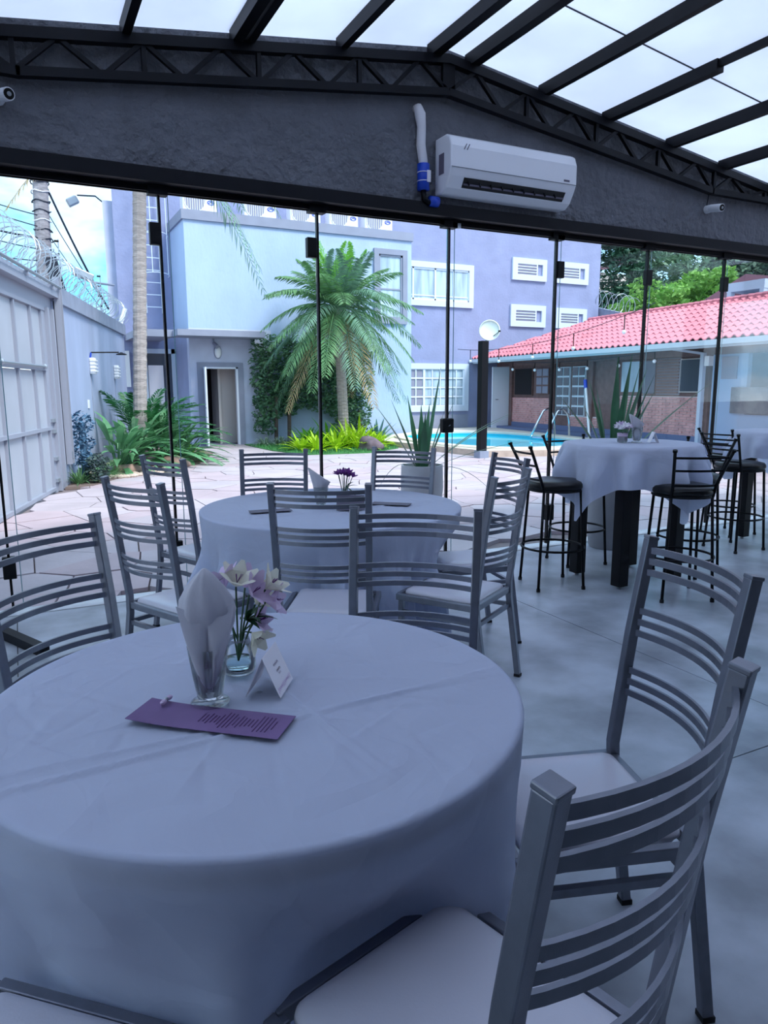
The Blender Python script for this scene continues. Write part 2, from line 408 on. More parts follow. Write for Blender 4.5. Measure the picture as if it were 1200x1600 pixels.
# lattice truss along the gable wall
tr = empty('roof_truss', (RX, FY-.15, 0)); tag(tr, 'long black steel lattice truss running under the roof along the grey gable wall', 'truss')
TY = 0.0
def upz(dx): return RZ-.045-abs(dx)*SL
def loz(dx): return max(3.48-abs(dx)*.1285, 3.12)+.022
hw = 5.85
for s_ in (-1, 1):
    MB().sweep([(0, TY, upz(0)-.035), (s_*hw, TY, upz(hw)-.035)], .06, .06).build('top_chord', 'black_steel', tr)
    MB().sweep([(0, TY, loz(0)), (s_*2.82, TY, loz(2.82))], .055, .05).build('bottom_chord', 'black_steel', tr)
    MB().sweep([(s_*2.80, TY, loz(2.82)), (s_*hw, TY, loz(2.82))], .055, .05).build('bottom_chord', 'black_steel', tr)
    st = [0.0, .708, 1.416, 2.124, 2.832, 3.54, 4.248, 4.956, 5.6]
    for k, x in enumerate(st):
        if k == 0 and s_ < 0: continue
        wd = .10 if k == 0 else .028
        MB().sweep([(s_*x, TY, loz(x)), (s_*x, TY, upz(x)-.05)], wd, .03, upv=(0, 1, 0)).build('web_post', 'black_steel', tr)
    nodes = [k*.708/3 for k in range(int(hw/.708*3))]
    for k in range(len(nodes)-1):
        p, q = nodes[k]+.02, nodes[k+1]-.02
        zp, zq = (loz(p)+.02, upz(q)-.06) if k % 2 == 0 else (upz(p)-.06, loz(q)+.02)
        if upz(q)-.06-loz(q) < .05: continue
        MB().sweep([(s_*p, TY, zp), (s_*q, TY, zq)], .026, .03, upv=(0, 1, 0)).build('web_diagonal', 'black_steel', tr)

# frameless glass panes
bd = [-2.2, -1.17, -.12, .91, 1.99, 3.08, 4.14, 5.19, 6.21, 7.25, 8.3]
gz0, gz1 = .02, HB-.004
for i in range(len(bd)-1):
    r_ = empty('window_%d' % (i+1), (bd[i], FY, 0)); tag(r_, kind='structure')
    wdt = bd[i+1]-bd[i]
    MB().mm(.012, wdt-.012, -.004, .004, gz0, gz1).build('pane', 'facade_glass', r_)
    MB().mm(-.006, .009, -.016, .016, gz0, gz1).build('edge_seal', 'black_plastic', r_)
    if i not in (4, 9): MB().mm(.058, .063, .006, .010, .05, gz1-.02).build('glass_edge', 'glass_edge', r_)
    dx = {1: -.09, 2: -.03, 3: -.03, 4: -.045, 6: .045, 7: .02, 8: .02}.get(i, .02)
    if i != 5:
        MB().box((dx, 0, 2.375), (.07, .05, .135)).build('hinge_block', 'black_plastic', r_, bevel=.005)
        MB().box((dx*.3+.01, 0, .30), (.075, .05, .14)).build('hinge_block', 'black_plastic', r_, bevel=.005)
    MB().box((-.005, -.01, gz1-.02), (.12, .07, .06)).build('top_clamp', 'black_steel', r_)
    if i in (5, 6): MB().box((.05 if i == 5 else .02, -.03, gz1-.03), (.07, .03, .035)).build('steel_clip', 'steel_clip', r_)
    if i == 5:
        lk = MB().box((-.005, -.015, 1.10), (.105, .06, .115)).build('lock_case', 'black_plastic', r_, bevel=.012)
        MB().box((.0, -.048, 1.10), (.018, .006, .006), rot=Matrix.Rotation(-.5, 3, 'Y')).build('lock_key', 'steel_clip', lk)
b = MB(); b.sweep([(-.28, 4.72, .03), (.03, 4.05, .03)], .055, .05); o = b.build('floor_guide_bar', 'black_steel')
tag(o, 'black steel bar lying on the concrete floor behind the leftmost chair', 'bar')

# wall-mounted air conditioner
ac = empty('air_conditioner', (2.90, FY-.09, 2.80)); tag(ac, 'white split air conditioner mounted on the grey plaster wall above the glass', 'air conditioner')
W = 1.16
prof = [(0, 0), (-.10, -.005), (-.155, .03), (-.20, .105), (-.225, .16), (-.225, .30), (-.20, .365), (-.15, .39), (0, .39)]
b = MB(); b.extr(prof, lambda a, c, t: (t, a, c), 0, W); body = b.build('body', 'ac_white', ac, bevel=.012)
b = MB(); b.hexa([(.13, -.164, .040), (W-.09, -.164, .040), (W-.09, -.203, .098), (.13, -.203, .098), (.13, -.158, .037), (W-.09, -.158, .037), (W-.09, -.197, .102), (.13, -.197, .102)]); b.build('outlet', 'ac_dark', ac)
for k in range(9):
    x = .17+k*.10; MB().box((x, -.190, .070), (.006, .012, .05), rot=Matrix.Rotation(-.6, 3, 'X')).build('outlet_vane', 'black_steel', ac)
MB().sweep([(.135, -.182, .058), (W-.095, -.182, .058)], .006, .012).build('louvre', 'grey_card', ac)
MB().mm(.005, W-.005, -.2265, -.2255, .155, .158).build('panel_gap', 'panel_seam', ac)
MB().mm(-.002, .002, -.13, -.06, .13, .27).build('side_panel', 'grey_card', ac)
MB().mm(W-.13, W-.075, -.228, -.225, .172, .186).build('logo', 'grey_card', ac)
for k in range(2): MB().box((.12+.025*k, -.2265, .30), (.006, .002, .045), rot=Matrix.Rotation(.5, 3, 'Y')).build('sticker', 'grey_card', ac)
pp = empty('refrigerant_pipe', (2.80, FY-.09, 2.85)); tag(pp, 'white taped pipe running up the grey wall left of the air conditioner', 'pipe')
MB().tube([(-.06, .03, .53), (-.06, -.03, .52), (-.05, -.04, .48), (-.035, -.035, .40), (-.04, -.035, .28), (-.02, -.035, .17), (-.02, -.035, .10)], [.03, .035, .04, .032, .034, .033, .033], 10).build('taped_sleeve', 'tape_white', pp, smooth=True)
MB().tube([(-.02, -.04, .15), (-.02, -.04, -.03)], .045, 12).build('blue_joint', 'blue_plastic', pp, smooth=True)
MB().box((.0, -.086, .06), (.03, .004, .08)).build('sticker', 'card_white', pp)
MB().tube([(-.02, -.04, -.03), (-.015, -.045, -.09), (.02, -.045, -.11), (.09, -.045, -.115)], .02, 8).build('elbow', 'black_plastic', pp, smooth=True)
MB().tube([(.03, -.045, -.10), (.10, -.045, -.10)], .038, 12).build('blue_joint', 'blue_plastic', pp, smooth=True)
for z in (.09, .03): MB().tube([(-.02+.047*cos(a), -.04+.047*sin(a), z) for a in [k*pi/6 for k in range(12)]], .003, 4, closed=True).build('cable_tie', 'card_white', pp)

def cctv(name, loc, az, label):
    r_ = empty(name, loc); tag(r_, label, 'camera', 'bullet cameras on the gable wall')
    d = Vector((sin(az), -cos(az), -.15)).normalized()
    MB().tube([(0, .0, 0), (0, -.035, 0)], .035, 14).build('mount', 'white_plastic', r_)
    p0 = Vector((0, -.05, 0)); MB().tube([(0, -.03, 0), p0+d*.03], .014, 8).build('arm', 'white_plastic', r_)
    c0 = p0+d*.0; MB().tube([c0, c0+d*.13], .034, 16).build('housing', 'white_plastic', r_, smooth=False)
    MB().tube([c0+d*.128, c0+d*.134], .028, 16).build('lens_plate', 'black_plastic', r_)
    MB().tube([c0+d*.133, c0+d*.137], .012, 12).build('lens', 'steel_clip', r_)
cctv('security_camera', (.05, FY-.09, 3.005), .42, 'white bullet camera fixed high on the wall at the left end of the truss')
cctv('security_camera', (5.80, FY-.09, 3.0), -.08, 'small white bullet camera on the wall right of the air conditioner')
MB().tube([(5.80, FY-.093, 3.02), (5.82, FY-.093, 3.13)], .004, 5).build('camera_cable', 'black_plastic', bpy.data.objects['security_camera.001'], loc=(-5.80, -(FY-.09), -3.0))
# ================================================================== furniture
def make_chair():
    r_ = empty('banquet_chair')
    for s_ in (-1, 1):
        b = MB(); b.sweep([(s_*.188, -.255, .012), (s_*.188, -.20, .40), (s_*.19, -.197, .48), (s_*.194, -.235, .78), (s_*.197, -.275, 1.022)], .027, .027, upv=(0, 1, 0))
        p = b.build('back_post', 'silver_paint', r_, bevel=.003)
        b = MB(); b.sweep([(s_*.197, -.275, 1.02), (s_*.197, -.2765, 1.028)], .0288, .0288, upv=(0, 1, 0)); b.build('post_cap', 'silver_paint', p, bevel=.002)
        MB().box((s_*.188, -.2555, .007), (.03, .03, .014)).build('foot_pad', 'rubber', p)
        b = MB(); b.sweep([(s_*.186, .195, .012), (s_*.186, .185, .445)], .024, .024, upv=(0, 1, 0)); l = b.build('front_leg', 'silver_paint', r_, bevel=.003)
        MB().box((s_*.186, .195, .007), (.027, .027, .014)).build('foot_pad', 'rubber', l)
        b = MB(); b.sweep([(s_*.186, -.185, .36), (s_*.186, .18, .36)], .016, .02); b.build('stretcher', 'silver_paint', r_)
    b = MB(); b.sweep([(-.175, -.20, .355), (.175, -.20, .355)], .016, .02); b.build('stretcher', 'silver_paint', r_)
    b = MB()
    b.sweep([(-.198, -.2, .435), (-.198, .205, .435)], .022, .03); b.sweep([(.198, -.2, .435), (.198, .205, .435)], .022, .03)
    b.sweep([(-.187, .2, .4353), (.187, .2, .4353)], .022, .03); b.sweep([(-.187, -.195, .4353), (.187, -.195, .4353)], .022, .03)
    b.build('seat_frame', 'silver_paint', r_, bevel=.003)
    prof = [(.012, .428), (.006, .44), (0, .446), (.002, .455), (.008, .463), (.025, .469), (.07, .474), (.15, .475)]
    b = MB(); b.loft(slab_rings(.352, .368, .03, prof)); b.build('seat_cushion', 'white_vinyl', r_, smooth=True)
    for z in (.993, .965, .937, .837, .808, .779, .680, .651, .622):
        f = (z-.48)/.55; yb = -.199-.073*f**1.15; hx = .19+.007*f
        pts = []
        for i in range(13):
            t = -1+2*i/12; pts.append((t*hx, yb-.052*(1-t*t), z))
        b = MB(); b.sweep(pts, .007, .0165); b.build('back_slat', 'silver_paint', r_)
    return r_
chair = make_chair(); first = [True]
def place_chair(x, y, ang, label, group, s=1.0):
    o = chair if first[0] else copy_tree(chair); first[0] = False
    o.location = (x, y, 0); o.rotation_euler.z = rad(ang); o.scale = (s, s, s)
    tag(o, label, 'chair', group); return o
g1 = 'chairs around the near round table'; g2 = 'chairs around the far round table'
place_chair(1.085, 1.175, 72, 'silver chair side-on at the right of the near round table, white seat in view', g1)
place_chair(.515, .775, 15, 'nearest silver chair in the bottom right corner with its slatted back cut by the frame', g1, 1.03)
place_chair(.93, 1.72, 143, 'silver slatted chair just beyond the near round table, standing between both round tables', g1)
place_chair(.20, 1.98, 218, 'dark-looking silver chair at the left edge of the picture behind the near tablecloth', g1)
place_chair(-.10, .92, -43, 'silver chair at the bottom left corner with only its white seat edge in view', g1)
place_chair(1.19, 2.87, -31, 'silver chair at the near side of the far round table, its back to the viewer', g2)
place_chair(1.80, 2.80, 31, 'silver chair at the right front of the far round table, slats and seat in view', g2)
place_chair(.65, 3.235, -64, 'dark silver chair at the left front of the far round table, white cushion in view', g2)
place_chair(.95, 4.20, -67, 'pale silver chair at the far left of the far round table, by the glass', g2)
place_chair(1.30, 4.02, 158, 'silver chair on the far side of the far round table, left of the white napkin', g2)
place_chair(1.97, 3.80, 134, 'silver chair on the far side of the far round table, before the grey plant pot', g2)
place_chair(2.16, 3.28, 80, 'silver chair at the right rear of the far round table, partly hidden by another chair', g2)

def round_cloth(name, R, H, zlow, folds, pushes, seed, amp=.035, crease=True, flare=.05, nT=320, nR=100):
    """tablecloth: creased disc on top, then a hanging skirt with soft folds; pushes = [(angle, depth)] where seats press it in"""
    rnd = random.Random(seed); b = MB(); n = nT; rings = []
    lines = []
    for k in range(70):
        a = rnd.uniform(0, pi); cx, cy = rnd.uniform(-.85, .85)*R, rnd.uniform(-.85, .85)*R; lines.append((cx, cy, a, rnd.uniform(.08, .42)*R, rnd.choice((-1, 1))*rnd.uniform(.0012, .0036), rnd.uniform(.005, .011)))
    if crease: lines += [(-.49, -.19, .06, 9, .0060, .006), (-.5, -.13, -.023, 9, .0045, .006), (.06, -.13, -1.44, .38, .0055, .006), (-.15, -.2, -2.18, .22, .003, .007), (.2, .5, -1.40, 9, .0016, .006), (.16, -.25, .5, .16, .003, .008), (.25, -.05, -.5, .2, .0025, .007)]
    def top(x, y):
        z = 0
        for cx, cy, a, ln, hh, ww in lines:
            u = (x-cx)*cos(a)+(y-cy)*sin(a); v = -(x-cx)*sin(a)+(y-cy)*cos(a)
            if abs(u) < ln: z += hh*math.exp(-(v/ww)**2)*(1-(u/ln)**2 if ln < 5 else 1)
        return max(-.002, min(.0065, z))
    for i in range(1, nR+1):
        r = R*i/nR
        rings.append([Vector((r*cos(2*pi*j/n), r*sin(2*pi*j/n), H+top(r*cos(2*pi*j/n), r*sin(2*pi*j/n))*min(1, (R-r)/.06+.15))) for j in range(n)])
    ph = [(rnd.uniform(0, 2*pi), rnd.randint(max(3, folds//2), folds), rnd.uniform(.4, 1)) for _ in range(4)]+[(rnd.uniform(0, 2*pi), folds*2+rnd.randint(-3, 3), .5) for _ in range(2)]
    def fold(th):
        return sum(w_*sin(k_*th+p_) for p_, k_, w_ in ph)/2.2
    for i in range(1, 27):
        t = i/26; z = H-.004-(H-zlow)*t if i > 2 else H-.004*i
        ring = []
        for j in range(n):
            th = 2*pi*j/n; q = min(1, max(0, (t-.07)/.5)); q = q*q*(3-2*q)
            r = R+.004+(.003 if i > 1 else .002)+flare*t*q+amp*fold(th)*q*(.35+.65*t)
            for pa, pd in pushes:
                dth = (th-pa+pi) % (2*pi)-pi
                r -= pd*math.exp(-(dth/.36)**4)*max(0, min(1, (t-.10)/.25))
            hz = z
            if i == 26: hz += .012*fold(th*1.0+1)
            ring.append(Vector((r*cos(th), r*sin(th), hz)))
        rings.append(ring)
    b.loft(rings, cap=False)
    c = len(b.v); b.v.append((0, 0, H+top(0, 0)))
    for j in range(n): b.f.append((c, j, (j+1) % n))
    return b
def round_table(x, y, R, label):
    t = empty('round_table', (x, y, 0)); tag(t, label, 'table', 'round banquet tables')
    MB().lathe([(R-.012, .695), (R, .70), (R, .742), (R-.008, .746)], 64).build('tabletop', 'table_wood', t)
    for k in range(4):
        a = pi/4+k*pi/2; MB().sweep([(R*.42*cos(a), R*.42*sin(a), .0), (R*.42*cos(a), R*.42*sin(a), .695)], .04, .04, upv=(0, 1, 0)).build('leg', 'black_steel', t)
    MB().sweep([(R*.42*cos(pi/4+k*pi/2), R*.42*sin(pi/4+k*pi/2), .62) for k in range(4)], .03, .05, closed=True).build('apron', 'black_steel', t)
T1 = (.42, 1.43); R1 = .558; T2 = (1.53, 3.66); R2 = .715
round_table(*T1, R1, 'near round table under a white cloth reaching the floor, in the foreground')
round_table(*T2, R2, 'far round table under a white cloth, ringed by silver chairs near the glass')
def ang_to(T, x, y): return math.atan2(y-T[1], x-T[0])
def mk_push(T, R, seats):
    out = []
    for x, y, a in seats:
        fx, fy = x-.21*sin(rad(a)), y+.21*cos(rad(a))
        d = math.hypot(fx-T[0], fy-T[1]); out.append((ang_to(T, fx, fy), max(.0, min(.16, R-d+.03))))
    return out
p1 = mk_push(T1, R1, [(1.085, 1.175, 72), (.515, .775, 15), (.93, 1.72, 143), (.20, 1.98, 218), (-.10, .92, -43)])
p2 = mk_push(T2, R2, [(1.19, 2.87, -31), (1.80, 2.80, 31), (.65, 3.235, -64), (.95, 4.2, -67), (1.30, 4.02, 158), (1.97, 3.8, 134), (2.16, 3.28, 80)])
o = round_cloth('c', R1, .751, .03, 9, p1, 3, amp=.040, flare=.025).build('tablecloth', 'cloth', None, smooth=True, loc=(*T1, 0), rz=.55)
o.rotation_euler.z = 0
tag(o, 'creased white tablecloth on the near round table, filling the lower left', 'tablecloth', 'white round tablecloths')
o = round_cloth('c', R2, .751, .03, 26, p2, 5, amp=.10, flare=.06).build('tablecloth', 'cloth', None, smooth=True, loc=(*T2, 0))
tag(o, 'white floor-length tablecloth with soft folds on the far round table', 'tablecloth', 'white round tablecloths')

# ---- bar stools and bar tables
def make_stool():
    r_ = empty('bar_stool')
    for sx in (-1, 1):
        for sy in (-1, 1):
            top = (sx*.135, sy*.135, .70); ft = (sx*.168, sy*.168, .012)
            l = MB().tube([ft, top], .0105, 8).build('leg', 'black_steel', r_, smooth=True)
            MB().tube([(sx*.1685, sy*.1685, 0), (sx*.1675, sy*.1675, .022)], .0145, 8).build('foot_cap', 'rubber', l)
        MB().tube([(sx*.135, -.135, .69), (sx*.142, -.165, .78), (sx*.168, -.225, .92), (sx*.185, -.262, 1.0)], .0105, 8).build('back_post', 'black_steel', r_, smooth=True)
        MB().tube([(sx*.185, -.262, .998), (sx*.187, -.266, 1.012)], .015, 8).build('post_cap', 'black_steel', r_)
    for z, hx, y0 in ((.775, .141, -.162), (.875, .160, -.206), (.960, .176, -.243)):
        MB().sweep([(t*hx, y0-.03*(1-t*t), z) for t in [-1+k/5 for k in range(11)]], .006, .014).build('back_slat', 'black_steel', r_)
    MB().tube([(.218*cos(a), .218*sin(a), .285) for a in [2*pi*k/36 for k in range(36)]], .0085, 8, closed=True).build('foot_ring', 'black_steel', r_, smooth=True)
    MB().tube([(.188*cos(a), .188*sin(a), .697) for a in [2*pi*k/36 for k in range(36)]], .010, 8, closed=True).build('seat_ring', 'black_steel', r_, smooth=True)
    MB().lathe([(.17, .700), (.195, .704), (.205, .722), (.203, .742), (.19, .757), (.15, .766), (.07, .770), (.002, .771)], 40).build('seat_cushion', 'black_vinyl', r_, smooth=True)
    return r_
stool = make_stool(); fs_ = [True]
def place_stool(x, y, ang, label):
    o = stool if fs_[0] else copy_tree(stool); fs_[0] = False
    o.location = (x, y, 0); o.rotation_euler.z = rad(ang); tag(o, label, 'bar stool', 'black bar stools at the high tables'); return o
place_stool(3.33, 3.91, -106, 'black bar stool at the left side of the middle high table, back to the pool')
place_stool(3.96, 4.36, 169, 'black bar stool behind the middle high table, mostly hidden by its hanging cloth')
place_stool(3.90, 3.30, -25, 'black bar stool in front of the middle high table with its back to the viewer')
place_stool(4.48, 3.72, 102, 'black bar stool at the right side of the middle high table, behind the front stool')
place_stool(5.51, 4.09, -93, 'black bar stool at the left of the rightmost high table, round seat in full view')
place_stool(6.04, 4.56, -92, 'black bar stool behind the rightmost high table near the glass')
def bar_table(x, y, R, H, label, clabel, rz, seed, half):
    t = empty('bar_table', (x, y, 0)); tag(t, label, 'table', 'high bar tables')
    MB().lathe([(R-.01, H-.035), (R, H-.03), (R, H-.006), (R-.006, H-.003)], 56).build('tabletop', 'table_wood', t)
    for k, (sx, sy) in enumerate(((1, 1), (-1, 1), (-1, -1), (1, -1))):
        l = MB().mm(sx*.265-.042, sx*.265+.042, sy*.215-.042, sy*.215+.042, .02, H-.035).build('leg', 'black_steel', t, bevel=.003)
        MB().lathe([(.016, 0), (.016, .02)], 12, (sx*.265, sy*.215, 0)).build('levelling_foot', 'steel_clip', l)
    MB().sweep([(.265, .215, H-.07), (-.265, .215, H-.07), (-.265, -.215, H-.07), (.265, -.215, H-.07)], .03, .06, closed=True).build('apron', 'black_steel', t)
    rnd = random.Random(seed); n = 192; rings = []
    for i in range(1, 20): rings.append([Vector((R*i/19*cos(2*pi*j/n), R*i/19*sin(2*pi*j/n), H+.002+.0012*sin(7*i+.2*j))) for j in range(n)])
    rings[-1] = [p.copy() for p in rings[-1]]
    for p in rings[-1]: p.z = H
    m_ = 16
    for i in range(1, m_+1):
        t_ = i/m_; ring = []
        for j in range(n):
            th = 2*pi*j/n; e = half/max(abs(cos(th-rz)), abs(sin(th-rz))); e = min(e, half*1.36); drop = e-R
            q = min(1, t_*1.6); q = q*q*(3-2*q)
            fo = sin(11*th+seed)*.6+sin(17*th+seed*2.1)*.4
            r = R+.006+.012*min(1, t_*6)+(.11*fo+.04)*q*(.3+drop)
            ring.append(Vector((r*cos(th), r*sin(th), H-.004-drop*.93*t_)))
        rings.append(ring)
    b = MB(); b.loft(rings, cap=False); c = len(b.v); b.v.append((0, 0, H+.002))
    for j in range(n): b.f.append((c, j, (j+1) % n))
    o = b.build('tablecloth', 'cloth', None, smooth=True, loc=(x, y, 0)); tag(o, clabel, 'tablecloth', 'square cloths on the high tables')
BT = (3.95, 3.82); BH = 1.0
bar_table(*BT, .475, BH, 'black-legged high table among the bar stools, four square legs', 'white square cloth with pointed corners hanging from the middle high table', .84, 2, .76)
bar_table(6.22, 4.12, .475, BH, 'high table at the right edge of the picture, one black leg in view', 'bluish white cloth on the high table at the right edge', .1, 4, .70)

# ================================================================== things on the tables
TZ = .7585
def napkin(name, loc, rz, sc, label, lean=0.0, lily=True):
    b = MB(); n = 48; rings = []
    pr_ = [(0, .016, .014), (.03, .022, .016), (.08, .031, .02), (.125, .040, .024), (.16, .050, .030), (.19, .054, .034), (.215, .049, .030), (.24, .036, .022), (.262, .019, .012), (.278, .004, .003)]
    if not lily: pr_ = [(0, .014, .012), (.05, .024, .02), (.12, .038, .028), (.17, .050, .034), (.20, .056, .036)]
    for z, a, c in pr_:
        ring = []
        for j in range(n):
            th = 2*pi*j/n
            k = 1+.10*abs(sin(1.5*th+z*9))*min(1, z/.08)-.06*sin(9*th+30*z)*min(1, z/.1)
            zz = z if lily else z-.040*(z/.2)**2*(1+cos(th))
            ring.append(Vector((a*k*cos(th)+lean*z, c*k*sin(th), zz)))
        rings.append(ring)
    b.loft(rings)
    if lily:      # the folded wings that cross over the front
        for s_ in (-1, 1):
            vs = []
            for i in range(9):
                t = i/8; z = .03+.165*t; a = .012+.046*t**.8
                vs += [Vector((s_*a*1.02+lean*z, -.020-.012*sin(pi*t), z+.012*t)), Vector((s_*a*.45*(1-.5*t)+lean*z, -.028-.016*sin(pi*t), z-.01)), Vector((s_*a*.05+lean*z, -.024-.010*t, z-.03*t))]
            b.add(vs, [(i*3+k, i*3+k+1, i*3+k+4, i*3+k+3) for i in range(8) for k in range(2)])
    o = b.build('napkin', 'napkin', None, smooth=True, loc=loc, rz=rz); o.scale = (sc, sc, sc); tag(o, label, 'napkin', 'folded napkins in glasses'); return o
def tumbler(loc, label, h=.125, r0=.026, r1=.042):
    g = empty('drinking_glass', loc); tag(g, label, 'glass', 'glasses holding napkins')
    MB().lathe([(.038, 0), (.040, .003), (.034, .006), (.014, .010)], 32).build('foot', 'clear_glass', g, smooth=True)
    MB().lathe([(.012, .008), (r0, .014), ((r0+r1)/2, h*.5), (r1, h), (r1-.0018, h), ((r0+r1)/2-.002, h*.5), (r0-.003, .018), (.010, .014)], 32, cap0=False, cap1=False).build('bowl', 'clear_glass', g, smooth=True)
tumbler((.31, 1.41, TZ), 'clear footed glass holding the tall napkin on the near table')
napkin('n', (.31, 1.41, TZ+.016), -.25, .97, 'white napkin folded to a pointed flame in the glass on the near table')

def flower(b, c, d, r, npet=6, w=.52):
    d = Vector(d).normalized(); a = d.orthogonal().normalized(); e = d.cross(a)
    for k in range(npet):
        an = 2*pi*k/npet+.3; o = a*cos(an)+e*sin(an); s_ = d.cross(o)
        p0 = Vector(c); p1 = p0+o*r*.5+d*r*.62; p2 = p0+o*r*1.0+d*r*1.0
        b.add([p0, p1-s_*r*w*.75, p1+d*r*.05, p1+s_*r*w*.75, p2-s_*r*.1, p2+s_*r*.1], [(0, 1, 2), (0, 2, 3), (1, 4, 2), (2, 4, 5), (2, 5, 3)])
def leaf(b, p, d, L, w_):
    b.blade(p, d, L, w_, droop=.35, n=5, fold=.3)
# vase with lilies beside the napkin
va = empty('flower_vase', (.405, 1.535, TZ)); tag(va, 'small clear vase of water with pale lilac lilies behind the near napkin', 'vase')
MB().lathe([(.022, .0), (.034, .004), (.040, .018), (.039, .035), (.031, .068), (.026, .085), (.0245, .085), (.0295, .067), (.037, .035), (.037, .018), (.030, .008), (.002, .007)], 32, cap1=False).build('glass_body', 'clear_glass', va, smooth=True)
MB().lathe([(.029, .009), (.036, .019), (.036, .034), (.002, .035)], 28).build('water', 'water_in_vase', va, smooth=True)
heads = [((-.02, .01, .20), (-.3, .3, 1), 'petal_lilac', .036), ((.05, .02, .15), (.8, .5, .4), 'petal_cream', .036), ((.000, -.005, .205), (.1, -.5, 1), 'petal_cream', .034), ((.028, -.012, .185), (.6, -.8, .6), 'petal_lilac', .034), ((.062, -.022, .195), (.9, -.4, .8), 'petal_cream', .033), ((.062, -.02, .165), (1, -.5, .1), 'petal_lilac', .032), ((.035, -.01, .118), (.6, -.6, .3), 'petal_lilac', .026), ((.028, -.018, .098), (.5, -.8, -.5), 'petal_cream', .030), ((.03, .03, .19), (.5, .8, .6), 'petal_lilac', .032)]
for c, d, mt, r in heads:
    st = MB().tube([(0, 0, .03), (c[0]*.4, c[1]*.4, .10), c], .0022, 5).build('stem', 'leaf_dark', va)
    b = MB(); flower(b, c, d, r*1.3); fl = b.build('flower_head', mt, va)
    b = MB(); dv = Vector(d).normalized()
    for k in range(5):
        q = Vector(c)+dv*.012; b.tube([q, q+dv*.02+Vector((random.uniform(-.008, .008), random.uniform(-.008, .008), .004))], .0008, 4)
    b.build('stamen', 'petal_purple', fl)
for d, L in (((.2, -.8, .5), .075), ((.9, -.6, .5), .08), ((.1, -.5, .9), .07), ((.7, .3, .7), .07), ((-.4, -.6, .6), .06), ((.3, -.6, .9), .05), ((.8, -.3, .6), .055), ((.5, -.9, .4), .05), ((.9, -.1, .2), .05), ((.4, -.9, .1), .045)):
    b = MB(); leaf(b, (.02, -.01, .125), d, L, .016); b.build('leaf', 'leaf_dark', va)
MB().tube([(0, 0, .08), (-.03, .0, .17), (-.055, -.005, .215)], .002, 5).build('stem', 'leaf_dark', va)
for d in ((-.3, 0, 1), (-.8, -.2, -.3), (.5, -.3, .5), (-.5, .2, .4)):
    b = MB(); b.blade((-.055, -.005, .212), d, .034, .028, droop=.1, n=4, fold=.1, tipw=.3); b.build('leaf', 'leaf_dark', va)
# tent place card
def tent_card(loc, rz, L, D, H_, label, mat='card_white', text=True):
    c = empty('place_card', loc, rz); tag(c, label, 'card', 'folded cards on the tables')
    for s_ in (-1, 1):
        b = MB(); sl_ = [(-L/2, s_*D/2, 0), (L/2, s_*D/2, 0), (L/2, 0, H_), (-L/2, 0, H_)]
        nn = Vector((0, s_*H_, D/2)).normalized()*.0006
        b.hexa([Vector(p)-nn for p in sl_]+[Vector(p)+nn for p in sl_]); f = b.build('card_face', mat, c)
        if s_ < 0 and text:
            def q(u, v): return Vector((u*L/2, -D/2*(1-v), H_*v))+Vector((0, -H_, D/2)).normalized()*.0012
            for v, u0, u1, hh in ((.66, -.30, .34, .003), (.50, -.24, .30, .0022), (.42, -.12, .16, .0018)):
                b = MB(); k = 14
                for i in range(k):
                    ua = u0+(u1-u0)*i/k; ub = ua+(u1-u0)/k*.7; dv = .02*sin(i*2.3)
                    b.add([q(ua, v+dv-hh*6), q(ub, v+dv-hh*6), q(ub, v+dv+hh*6), q(ua, v+dv+hh*6)], [(0, 1, 2, 3)])
                b.build('lettering', 'ink', f)
            b = MB()
            for i in range(26):
                ua = -.9+1.8*i/26; v = .10+.07*abs(sin(i*1.7)); 
                b.add([q(ua, v-.03), q(ua+.05, v-.01), q(ua+.03, v+.05), q(ua-.02, v+.02)], [(0, 1, 2, 3)])
            b.build('floral_print', 'petal_lilac', f)
    return c
tent_card((.443, 1.425, TZ), .98, .105, .075, .085, 'white folded place card with faint lilac print on the near table')
# menu lying flat
mn = empty('menu_card', (.292, 1.331, TZ), math.atan2(-.19, .245)-.05); tag(mn, 'purple paper menu lying flat before the napkin on the near table', 'menu')
b = MB(); nx = 14; w_, d_ = .318, .098
for i in range(nx):
    xa, xb = -w_/2+w_*i/nx, -w_/2+w_*(i+1)/nx
    za = .001+.006*max(0, 1-i/5.0)**2; zb = .001+.006*max(0, 1-(i+1)/5.0)**2
    b.hexa([(xa, -d_/2, za), (xb, -d_/2, zb), (xb, d_/2, zb), (xa, d_/2, za), (xa, -d_/2, za+.0008), (xb, -d_/2, zb+.0008), (xb, d_/2, zb+.0008), (xa, d_/2, za+.0008)])
b.build('paper', 'menu_paper', mn)
b = MB(); rnd = random.Random(4)
for k in range(20):
    x = -.02+k*.008; half_ = rnd.uniform(.012, .034); b.mm(x, x+.0022, -half_, half_, .0022, .0026)
b.build('lettering', 'dark_ink', mn)
b = MB()
for s_ in (-1, 1): b.ball((-.118, .036+s_*.011, .013), .009, 8, 5, (.7, 1.1, .5))
b.build('ribbon_bow', 'petal_lilac', mn); MB().ball((-.118, .036, .014), .005, 8, 5).build('pearl', 'steel_clip', mn)

